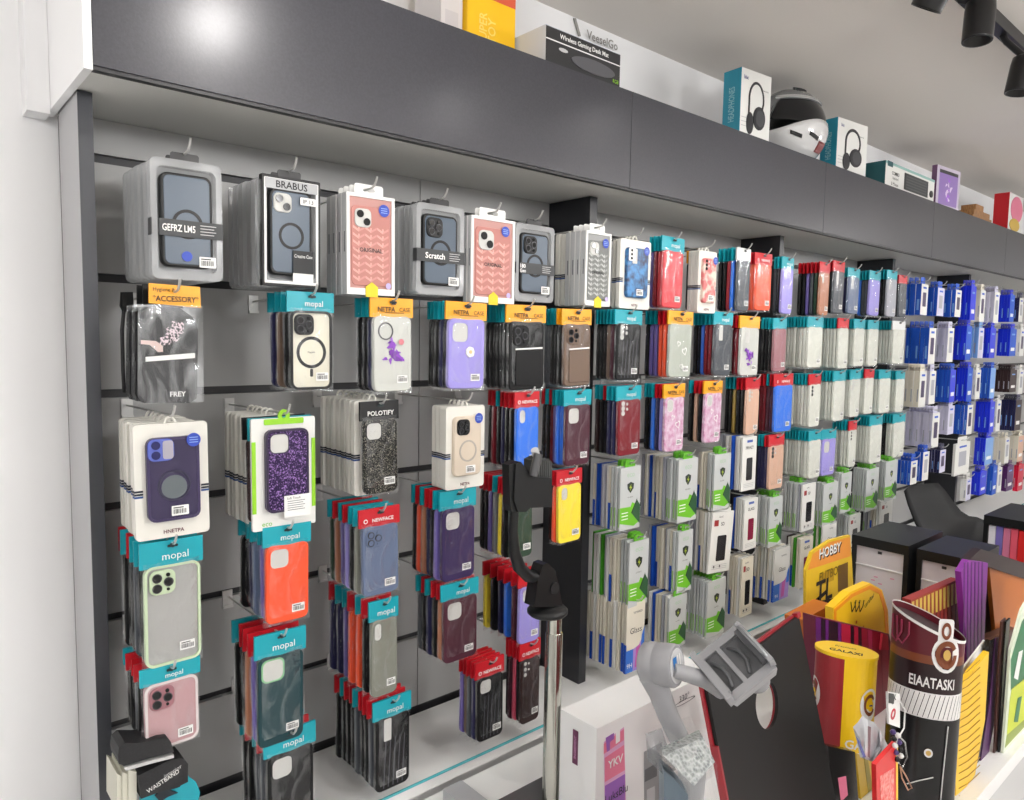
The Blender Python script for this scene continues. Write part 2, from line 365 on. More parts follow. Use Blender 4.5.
def chevrons(mb, x0, x1, z0, z1, y, mats):
    """raised tumbling chevrons printed over a case"""
    nx = 3; p = (x1-x0)/nx; hh = p*.5; t = p*.17; row = 0; z = z0
    while z+hh < z1:
        for i in range(nx):
            cx = x0+(i+.5)*p
            for sx, mt in ((-1, mats[0]), (1, mats[1])):
                q = [(cx, z), (cx+sx*p*.48, z+hh*.55), (cx+sx*p*.48, z+hh*.55+t), (cx, z+t)]
                mb.flat(q, y, mt)
            mb.flat([(cx-t*.4, z+t), (cx+t*.4, z+t), (cx+t*.4, z+hh*.75), (cx-t*.4, z+hh*.75)], y, mats[0])
        z += hh*1.02
def bag_mesh(w, h):
    rng = random.Random(int(w*1e5)); mb = MB(); nx, nz = 6, 10
    for sgn in (-1, 1):
        v = []
        for j in range(nz+1):
            for i in range(nx+1):
                u, t = i/nx, j/nz; ed = min(u, 1-u)*2*1.0; b = min(1, ed*3)*min(1, min(t*6, 1))
                v.append(((u-.5)*w*.97+rng.uniform(-1, 1)*.0008, .0055+sgn*(.0008+.0058*b+rng.uniform(0, .0011)*b), t*h*.84+rng.uniform(-1, 1)*.0008))
        mb.add(v, [(j*(nx+1)+i, j*(nx+1)+i+1, (j+1)*(nx+1)+i+1, (j+1)*(nx+1)+i) for j in range(nz) for i in range(nx)], BAG, True)
    return mb.mesh('plastic_bag')
def header_mesh(w, h, hd, text, bow=.0):
    mb = MB(); mt = hmat(hd); z0, z1 = h*.80, h
    n = 6
    v = []
    for j, z in enumerate((z0, z1)):
        for i in range(n+1):
            u = i/n; v.append(((u-.5)*w, .0035-.003*math.sin(PI*u)*(1 if j == 0 else .4), z))
    mb.add(v, [(i, i+1, n+2+i, n+1+i) for i in range(n)], mt, True)
    v2 = [(a, .0085-(.0035-b) if False else .0082, c) for a, b, c in v]
    mb.add(v2, [(i, n+1+i, n+2+i, i+1) for i in range(n)], mt)
    mb.add([v[n+1+i] for i in range(n+1)]+[v2[n+1+i] for i in range(n+1)], [(i, i+1, n+2+i, n+1+i) for i in range(n)], mt)
    for k in (0, n): mb.add([v[k], v2[k], v2[n+1+k], v[n+1+k]], [(0, 1, 2, 3)], mt)
    if text is not None:
        mb.flat(rr(0, h-.0085, w*.17, .0045, .002, 3), -.0011, mat('hole_dark', (20, 40, 44), .5)); mb.flat(disc(0, h-.0075, .0042, 10), -.0012, mat('hole_dark', (20, 40, 44), .5))
    y = -.0014; zc = h*.80+h*.2*.38
    if text == 'mopal': mb.text('mopal', w*.04, zc, h*.075, y, WHT, w*.62)
    elif text == 'NETPA':
        mb.text('NETPA', -w*.16, zc+.001, h*.05, y, BLK, w*.42, True); mb.text('CASE', w*.27, zc+.001, h*.045, y, BLK, w*.26); mb.flat([(-w*.2, zc-.006), (w*.25, zc-.006), (w*.25, zc-.0048), (-w*.2, zc-.0048)], y, BLK)
        mb.flat([(-w*.06, h-.013), (w*.06, h-.013), (0, h-.005)], y-.0003, BLK)
    elif text == 'NEWFACE': mb.text('NEWFACE', w*.05, zc, h*.042, y, WHT, w*.62, True); mb.flat(disc(-w*.37, zc, .0045), y, WHT); mb.flat(disc(-w*.37, zc, .0028), y-.0002, mt)
    elif text: mb.text(text, 0, zc, h*.05, y, WHT, w*.78, True)
    return mb.mesh('header_card')
def case_mesh(w, h, c, deco=None):
    mb = MB(); cw, ch, z0 = w*.88, h*.785, h*.028; zc = z0+ch/2
    k = deco or ''
    if k.startswith('frame'):          # clear back in a coloured bumper
        fc = dict(framegreen=(196, 214, 180), frameblack=(24, 24, 26))[k]
        fm = mat('bumper_'+k, fc, .35); inner = mat('back_'+k, (168, 168, 166) if k == 'framegreen' else (228, 224, 206), .25)
        mb.ring(rr(0, zc, cw, ch, .013, 5), rr(0, zc, cw-.008, ch-.008, .010, 5), .0002, .0088, fm)
        mb.slab(rr(0, zc, cw-.0078, ch-.0078, .010, 5), .003, .008, inner)
    else:
        base = {'glitter': noisy('glitter_black', (20, 20, 21), (168, 164, 150), 640, .3, .3, 0, .62, .9, 'vorcol'),
                'marble': noisy('marble_pink', (196, 130, 170), (226, 206, 222), 55, .35), 'hearts': mat('clear_case', (182, 188, 178), .2), 'butter': mat('clear_case_b', (204, 206, 200), .2), 'flower': mat('clear_case_b', (204, 206, 200), .2),
                'pinkclear': mat('pink_clear_case', (184, 146, 150), .2)}.get(k) or col(c)
        mb.slabb(0, zc, cw, ch, .012, .0004, .0092, .0022, base)
        if k == 'pinkclear': mb.ring(rr(0, zc, cw, ch, .013, 5), rr(0, zc, cw-.008, ch-.008, .010, 5), -.0003, .002, mat('clear_rim', (214, 204, 204), .15))
    y = .0001
    if k == 'frameblack':
        mb.ring(disc(0, zc-.004, cw*.36, 28), disc(0, zc-.004, cw*.29, 28), .0022, .003, BLK)
        for a in range(12): pass
        mb.slab(rr(0, zc-ch*.29, cw*.07, ch*.10, .002), .0022, .003, BLK); mb.text('MagSafe', 0, zc-.004, .004, .0026, BLK, cw*.3)
    if k == 'flower':
        petals(mb, -cw*.02, zc, ch*.2, y, [mat('violet_a', (138, 62, 190), .5), mat('violet_b', (170, 110, 214), .5), mat('violet_c', (112, 40, 160), .5)], 16, 4)
        mb.flat(disc(cw*.2, zc+ch*.16, .006), y-.003, mat('rose', (214, 130, 140), .5))
        mb.ring(disc(-cw*.2, zc+ch*.3, cw*.2, 18), disc(-cw*.2, zc+ch*.3, cw*.17, 18), y-.001, y, mat('dark_rim', (70, 70, 74), .3))
    if k == 'butter':
        petals(mb, -cw*.05, zc-ch*.1, ch*.2, y, [mat('violet_a', (138, 62, 190), .5), mat('violet_b', (170, 110, 214), .5), mat('violet_c', (112, 40, 160), .5)], 22, 9, 1.15)
    if k == 'daisy':
        for a in range(7): mb.slab(disc(cw*.08+.006*math.cos(a*.9), zc+.006*math.sin(a*.9)+.004, .0055, 10), y-.002-.0002*a, y, WHT)
        mb.slab(disc(cw*.08, zc+.004, .004, 10), y-.004, y, mat('daisy_eye', (226, 200, 150), .5))
    if k == 'slot':
        mb.slabb(cw*.04, zc-ch*.18, cw*.76, ch*.52, .005, y-.003, y, .001, col(c)); mb.flat([(-cw*.36, zc+ch*.085), (cw*.42, zc+ch*.1), (cw*.42, zc+ch*.125), (-cw*.36, zc+ch*.105)], y-.0035, WHT)
    if k in ('hearts', 'marble'):
        hearts(mb, cw*.18, zc-ch*.02, .022, y, WHT, .3); hearts(mb, -cw*.1, zc+ch*.12, .015, y, WHT, -.3)
        if k == 'hearts': hearts(mb, cw*.05, zc-ch*.3, .014, y, WHT, .1)
    if k == 'glitter': pass
    if k == 'lines':
        for q in range(5): mb.flat([(-cw*.3+q*cw*.14, zc-ch*.46), (-cw*.27+q*cw*.14, zc-ch*.46), (-cw*.2+q*cw*.14, zc+ch*.2), (-cw*.23+q*cw*.14, zc+ch*.2)], y, mat('sheen_grey', (98, 98, 104), .2))
    return mb.mesh('phone_case')
def bag_pack(t, w, h, hd, c, front=False, cam_s='', text=None, deco=None, lab=True):
    O('header_card', cached(('hd', w, h, hd, text if front else None), lambda: header_mesh(w, h, hd, text if front else None)), t)
    cs = O('phone_case', cached(('cs', w, h, c, deco), lambda: case_mesh(w, h, c, deco)), t)
    O('plastic_bag', cached(('bg', w, h), lambda: bag_mesh(w, h)), t)
    if front:
        cw, ch, zt = w*.88, h*.785, h*.813
        cc = mat('bumper_'+deco, None) if deco and deco.startswith('frame') else (col(c) if c != 'clr' else mat('clear_rim', (214, 204, 204), .15))
        if cam_s: camera_part(cam_s, cw, ch, 0, zt, .0004, cs, cc)
        if lab:
            mb = MB(); barcode(mb, cw*.24, h*.028+ch*.16, min(.024, w*.3), .015, -.0008); mb.build('barcode_label', t)['label'] = 'white barcode sticker'
def clam_pack(t, w, h, th, front, band='', seed=0, style='trip', code=None):
    def shell():
        mb = MB(); mb.ring(rr(0, h/2, w, h, .01, 4), rr(0, h/2, w*.83, h*.87, .01, 4), 0, th*.9, CLAM); mb.slab(rr(0, h/2, w*.84, h*.88, .01, 4), th*.82, th*.86, CLAM)
        mb.slab(rr(0, h+.004, w*.4, .018, .004), th*.4, th*.46, mat('tab_dark', (40, 40, 42), .4)); return mb.mesh('clear_shell')
    O('clear_shell', cached(('sh', w, h, th), shell), t)
    body = mat('smoke_blue', (74, 88, 104), .3)
    def cs():
        mb = MB(); cw, ch = w*.72, h*.78; mb.slabb(0, h/2, cw, ch, .011, .0012, th*.75, .002, BLACKP); mb.slabb(0, h/2, cw-.008, ch-.008, .009, .0006, .004, .001, body); return mb.mesh('phone_case')
    c = O('phone_case', cached(('cl', w, h, th), cs), t)
    if front:
        cw, ch = w*.72, h*.78
        if style: camera_part(style, cw, ch, 0, h*.89, .0002, c, BLACKP)
        mb = MB(); mb.ring(disc(0, h*.47, cw*.30, 28), disc(0, h*.47, cw*.24, 28), -.0004, .0004, BLACKP); mb.build('magnet_ring', c)
        mb = MB()
        if band == 'BRABUS':
            mb.ring(rr(0, h/2, w, h, .001, 1), rr(0, h/2, w*.93, h*.95, .001, 1), -.002, th*.5, BLK); mb.ring(rr(0, h/2, w*.93, h*.95, .001, 1), rr(0, h/2, w*.86, h*.90, .001, 1), -.0018, th*.3, WHT)
            mb.flat(rr(0, h*.925, w*.9, .017, .001), -.0022, mat('title_strip', (176, 178, 180), .4)); mb.text('BRABUS', 0, h*.925, .012, -.0026, BLK, w*.62, True); mb.box(cw*.02, cw*.52, -.0025, -.0015, h*.13, h*.34, mat('card_black', (34, 35, 37), .5))
            mb.text('Creative Case', cw*.27, h*.29, .006, -.003, WHT, cw*.44); mb.box(cw*.02, cw*.52, -.0024, -.0015, h*.05, h*.13, PAPER); mb.text('IP 13', w*.28, h*.80, .007, -.0034, BLK, w*.2); mb.flat(rr(w*.28, h*.80, w*.28, .013, .002), -.003, WHT)
        else:
            mb.box(-w*.40 if band != 'Scratch' else -w*.5, w*.505, -.0022, -.0012, h*.36, h*.50, mat('band_grey', (58, 60, 62), .45)); mb.box(-w*.505, -w*.495, -.0022, th*.8, h*.36, h*.50, mat('band_grey', None))
            if band == '180': mb.text('180', -w*.33, h*.455, .009, -.0026, WHT, None, True); mb.text('Gen', -w*.33, h*.395, .008, -.0026, WHT, None, True)
            else: mb.text(band, -w*.13, h*.43, .012 if band == 'Scratch' else .011, -.0026, WHT, w*.46, True)
            for q in range(4): mb.flat([(w*.17, h*(.465-.025*q)), (w*(.40-.03*(q % 2)), h*(.465-.025*q)), (w*(.40-.03*(q % 2)), h*(.472-.025*q)), (w*.17, h*(.472-.025*q))], -.0026, mat('print_grey', (190, 190, 190), .5))
            barcode(mb, w*.27, h*.16, .026, .017, -.0016)
        if band.startswith('GEF'): mb.slab(disc(-w*.02, h*.2, .008), -.001, .0004, mat('blue_seal', (40, 70, 180), .4))
        mb.build('printed_sleeve', t)
def seal(mb, x, z, r, y):
    mb.flat(disc(x, z, r, 18), y, mat('blue_seal', (40, 70, 180), .4))
    for q in (-.35, 0, .35): mb.flat([(x-r*.6, z+q*r-.0006), (x+r*.6, z+q*r-.0006), (x+r*.6, z+q*r+.0006), (x-r*.6, z+q*r+.0006)], y-.0003, mat('seal_line', (150, 180, 236), .4))
def carton_pack(t, w, h, th, front, rgb=None, two=None):
    def body():
        mb = MB(); b = .006
        mb.box(-w/2, w/2, .003, th, 0, h, mat('carton_side', (206, 207, 208), .45))
        mb.ring([(-w/2, 0), (w/2, 0), (w/2, h), (-w/2, h)], [(-w/2+b, b*2), (w/2-b, b*2), (w/2-b, h-b), (-w/2+b, h-b)], 0, .003, WHT)
        mb.flat([(-.0025-w/2+.0026, 0), (0, 0), (0, 0)], 0, WHT) if False else None
        mb.box(-w/2-.0003, -w/2, th*.4, th*.55, h*.42, h*.62, mat('print_grey_dark', (96, 98, 104), .5)); return mb.mesh('carton')
    O('carton', cached(('ct', w, h, th), body), t)
    def tab():
        mb = MB(); mb.ring(rr(0, h+.008, w*.6, .024, .005), rr(0, h+.010, w*.24, .007, .003), th*.45, th*.45+.0015, WHT); return mb.mesh('hang_tab')
    O('hang_tab', cached(('tb', w, h, th), tab), t)
    if front:
        cw, ch, zc = w*.80, h*.86, h*.51
        mb = MB(); base = mat('case_%d' % rgb[0], rgb, .45)
        mb.flat([(-w/2+.006, .012), (w/2-.006, .012), (w/2-.006, h-.006), (-w/2+.006, h-.006)], .0028, mat('window_back_%d' % rgb[0], tuple(int(v*.8+40) for v in rgb), .3))
        mb.slabb(0, zc-.004, cw, ch*.92, .010, .0012, .0029, .0008, base)
        chevrons(mb, -cw*.47, cw*.47, zc-ch*.44, zc+ch*.27, .0010, two)
        mb.text('ORIGINAL', 0, h*.45, .008, .0006, BLK, cw*.6, True); mb.text('by brand', 0, h*.41, .004, .0006, BLK, cw*.3) if False else None
        o = mb.build('phone_case', t)
        camera_part('duo', cw, ch, 0, h*.90, .0009, o, base)
        mb = MB(); seal(mb, w*.27, h*.86, .0115, -.0004); mb.flat(disc(w*.36, h*.1, .006), -.0004, mat('lilac_dot', (196, 180, 226), .5)); mb.build('round_sticker', t)['label'] = 'round blue seal sticker'
        mb = MB(); mb.slab([(-.013, -.004), (.013, -.004), (.013, .015), (0, .024), (-.013, .015)], -.0015, -.0005, mat('yellow_tag', (226, 206, 30), .4)); mb.build('yellow_tag', t)
def card_pack(t, w, h, th, front, art=None):
    def body():
        mb = MB(); mb.slab(rr(0, h/2, w, h, .006, 3), 0, th, mat('card_white', (228, 226, 218), .5))
        for z, c in ((h*.42, (24, 28, 44)), (h*.395, (24, 28, 44)), (h*.372, (36, 76, 140))):
            mb.box(-w/2-.0004, -w/2+.012, -.0003, th, z, z+h*.018, mat('stripe_%d' % c[2], c, .5)); mb.box(w/2-.012, w/2+.0004, -.0003, th, z, z+h*.018, mat('stripe_%d' % c[2], c, .5))
        return mb.mesh('card_box')
    O('card_box', cached(('cb', w, h, th), body), t)
    def loop():
        mb = MB(); a = [(-.008*math.cos(PI*k/8), th/2, h-.002+.012*math.sin(PI*k/8)) for k in range(9)]; mb.tube(a, .0022, mat('card_white', None)); return mb.mesh('hang_loop')
    O('hang_loop', cached(('lp', th, h), loop), t)
    if front:
        cw, ch = w*.70, h*.72; zc = h*.52
        base = {'violet': mat('violet_smoke', (54, 46, 78), .15), 'cream': mat('cream_case', (214, 200, 182), .3), 'bluemarble': noisy('marble_blue', (20, 34, 70), (60, 130, 190), 60, .3), 'pinkmarble': noisy('marble_rose', (222, 206, 192), (206, 110, 110), 40, .35, 0, 0, .42, .58)}[art]
        mb = MB(); mb.slabb(0, zc, cw, ch, .011, -.009, 0, .0025, base)
        if art == 'violet': mb.ring(rr(0, zc, cw+.001, ch+.001, .012, 4), rr(0, zc, cw-.007, ch-.007, .009, 4), -.0095, -.001, mat('violet_rim', (56, 44, 84), .3))
        if art in ('violet', 'cream'): mb.ring(disc(0, zc-ch*.08, cw*.32, 28), disc(0, zc-ch*.08, cw*.27, 28), -.0098, -.008, mat('ring_'+art, (44, 40, 66) if art == 'violet' else (178, 170, 160), .3))
        if art == 'violet': mb.flat(disc(0, zc-ch*.1, cw*.25, 20), -.0092, mat('ring_core', (96, 104, 108), .4))
        o = mb.build('phone_case', t)
        if art == 'violet':
            mb = MB(); s = cw*.5; cx, cz = -cw*.24, zc+ch*.36; mb.slabb(cx, cz, s, s*.9, .01, -.0115, -.008, .001, mat('violet_camera', (90, 104, 190), .25))
            for dx, dz in ((-.2, .2), (-.2, -.2)): mb.slab(disc(cx+dx*s, cz+dz*s, s*.17), -.0125, -.011, mat('lens_blue', (28, 30, 90), .1))
            mb.slab(rr(cx+s*.26, cz, s*.4, s*.75, .004), -.0122, -.011, mat('camera_pane', (168, 164, 176), .2)); mb.build('camera_window', o)
        else: camera_part('tripd' if art == 'cream' else 'dotsd' if art == 'pinkmarble' else 'tall', cw, ch, 0, zc+ch/2, -.0092, o, LENS if art == 'cream' else base)
        if art in ('bluemarble',):
            mb = MB(); mb.slab(rr(-cw*.3, zc+ch*.36, cw*.3, ch*.26, .004), -.0105, -.009, WHT)
            for k in range(3): mb.slab(disc(-cw*.33, zc+ch*(.44-.08*k), .0035), -.0112, -.0105, LENS)
            mb.build('camera_plate', o)
        mb = MB(); seal(mb, w*.27, h*.85, .011, -.0128 if art == 'violet' else -.0098); mb.build('round_sticker', t)['label'] = 'round blue seal sticker'
        mb = MB(); barcode(mb, cw*.1, h*.24, .026, .016, -.0098); mb.build('barcode_label', t)['label'] = 'white barcode sticker'
        mb = MB(); mb.text('HNETPA' if art == 'violet' else 'NETPA', 0, h*.055, .006, -.0006, mat('print_maroon', (90, 20, 40), .5), w*.4, True); mb.build('lettering', t)
def plain_box(t, w, h, th, c, name='carton', front=None, lowc=None):
    def body():
        mb = MB(); mt = mat('box_'+c, COL[c], .45); mb.box(-w/2, w/2, 0, th, 0, h, mt)
        if lowc: mb.box(-w/2-.0003, -w/2+.002, .0, th, 0, h*.42, mat('box_'+lowc, COL[lowc], .45))
        mb.box(-w/2-.0004, w/2, th*.97, th*1.0, 0, h, mat('box_shade_edge', (150, 150, 150), .6)) if False else None
        return mb.mesh(name)
    return O(name, cached(('pb', w, h, th, c, name, lowc), body), t)
GRN = mat('print_green', (110, 190, 40), .5); DGRN = mat('print_dark_green', (40, 84, 52), .5); GREYBOX = mat('eco_grey', (196, 200, 200), .4)
def eco_box(t, w, h, th, front):
    def body():
        mb = MB(); mb.box(-w/2, w/2, 0, th, 0, h, GREYBOX); mb.flat([(-w/2, 0)], 0, GREYBOX) if False else None
        mb.box(-w/2-.0003, -w/2+.001, .001, th-.001, h*.06, h*.36, mat('eco_side_green', (150, 190, 120), .5)); return mb.mesh('carton')
    O('carton', cached(('eb', w, h, th), body), t)
    def tab():
        mb = MB(); rng = random.Random(5)
        mb.ring(rr(0, h+.006, w*.5, .022, .007), rr(0, h+.008, w*.2, .006, .003), th*.4, th*.4+.0015, mat('tab_green', (96, 176, 44), .4)); return mb.mesh('hang_tab')
    O('hang_tab', cached(('et', w, h, th), tab), t)
    if front:
        y = -.0004; mb = MB(); mb.text('eco', 0, h*.87, h*.06, y, mat('eco_text', (168, 200, 170), .5), w*.4)
        mb.flat([(0, h*.58), (.012, h*.65), (.014, h*.73), (0, h*.76), (-.014, h*.73), (-.012, h*.65)], y, mat('shield', (34, 48, 44), .4))
        mb.flat([(.003, h*.73), (-.006, h*.665), (0, h*.665), (-.003, h*.61), (.006, h*.68), (0, h*.68)], y-.0003, mat('bolt', (180, 200, 60), .4))
        mb.text('anti-shock', 0, h*.52, h*.022, y, BLK, w*.4)
        mb.flat([(-w/2, h*.12), (w*.2, h*.04), (w/2, h*.1), (w/2, h*.34), (w*.1, h*.43), (w*.02, h*.36), (-w/2, h*.37)], y, GRN)
        mb.flat([(w*.08, h*.25), (w*.34, h*.46), (w/2, h*.36), (w/2, h*.06)], y-.0003, DGRN); mb.flat([(w*.08, h*.25), (w*.34, h*.46), (w*.34, h*.485), (w*.05, h*.26)], y-.0005, BLK)
        for q in range(3): mb.flat([(-w*.42, h*(.27-.05*q)), (-w*.1, h*(.27-.05*q)), (-w*.1, h*(.285-.05*q)), (-w*.42, h*(.285-.05*q))], y-.0003, WHT)
        mb.build('front_print', t)
def glass_front(t, w, h):
    y = -.0004; mb = MB(); mb.text('Glass', w*.02, h*.60, h*.085, y, BLK, w*.66); mb.text('TEMPERED', w*.1, h*.86, h*.03, y, BLK, w*.5)
    B = mat('print_blue', (52, 112, 206), .5)
    mb.flat([(-w/2, 0), (-w*.1, 0), (-w*.1, h*.33), (-w/2, h*.33)], y, B); mb.flat([(-w*.1, 0), (w/2, 0), (w/2, h*.5), (w*.2, h*.36), (-w*.1, h*.33)], y, mat('print_lilac', (168, 140, 210), .5))
    mb.flat([(0, h*.04), (w*.2, h*.05), (w*.28, h*.38), (w*.05, h*.33)], y-.0003, mat('print_magenta', (196, 90, 170), .5)); mb.flat([(w*.3, h*.3), (w/2, h*.3), (w/2, h*.62), (w*.36, h*.5)], y-.0003, B)
    mb.text('9H', -w*.3, h*.1, h*.07, y-.0003, WHT, w*.3); mb.build('front_print', t)
def phone_front(t, w, h, title, pc=(34, 34, 38), tilt=0):
    y = -.0004; mb = MB(); mb.slab(rr(w*.02, h*.40, w*.42, h*.42, .005), y-.0003, y+.0003, mat('phone_%d' % pc[0], pc, .2))
    mb.text(title, 0, h*.80, h*.06, y, BLK, w*.55, True); mb.flat(rr(0, h*.92, w*.4, h*.045, .001), y, mat('print_blue2', (60, 90, 170), .5)) if title != '5D' else mb.text('GLASS', -w*.1, h*.92, h*.03, y, BLK, w*.5)
    if title == '5D': mb.flat(rr(-w*.3, h*.82, w*.2, h*.1, .001), y, mat('print_red2', (150, 40, 40), .5)); mb.flat(disc(-w*.25, h*.1, .004), y, BLK); mb.flat(disc(w*.02, h*.1, .004), y, BLK)
    for q in range(3): mb.flat([(-w*.35, h*(.12-.03*q)), (w*.35, h*(.12-.03*q)), (w*.35, h*(.13-.03*q)), (-w*.35, h*(.13-.03*q))], y, mat('print_grey', (190, 190, 190), .5))
    mb.build('front_print', t)
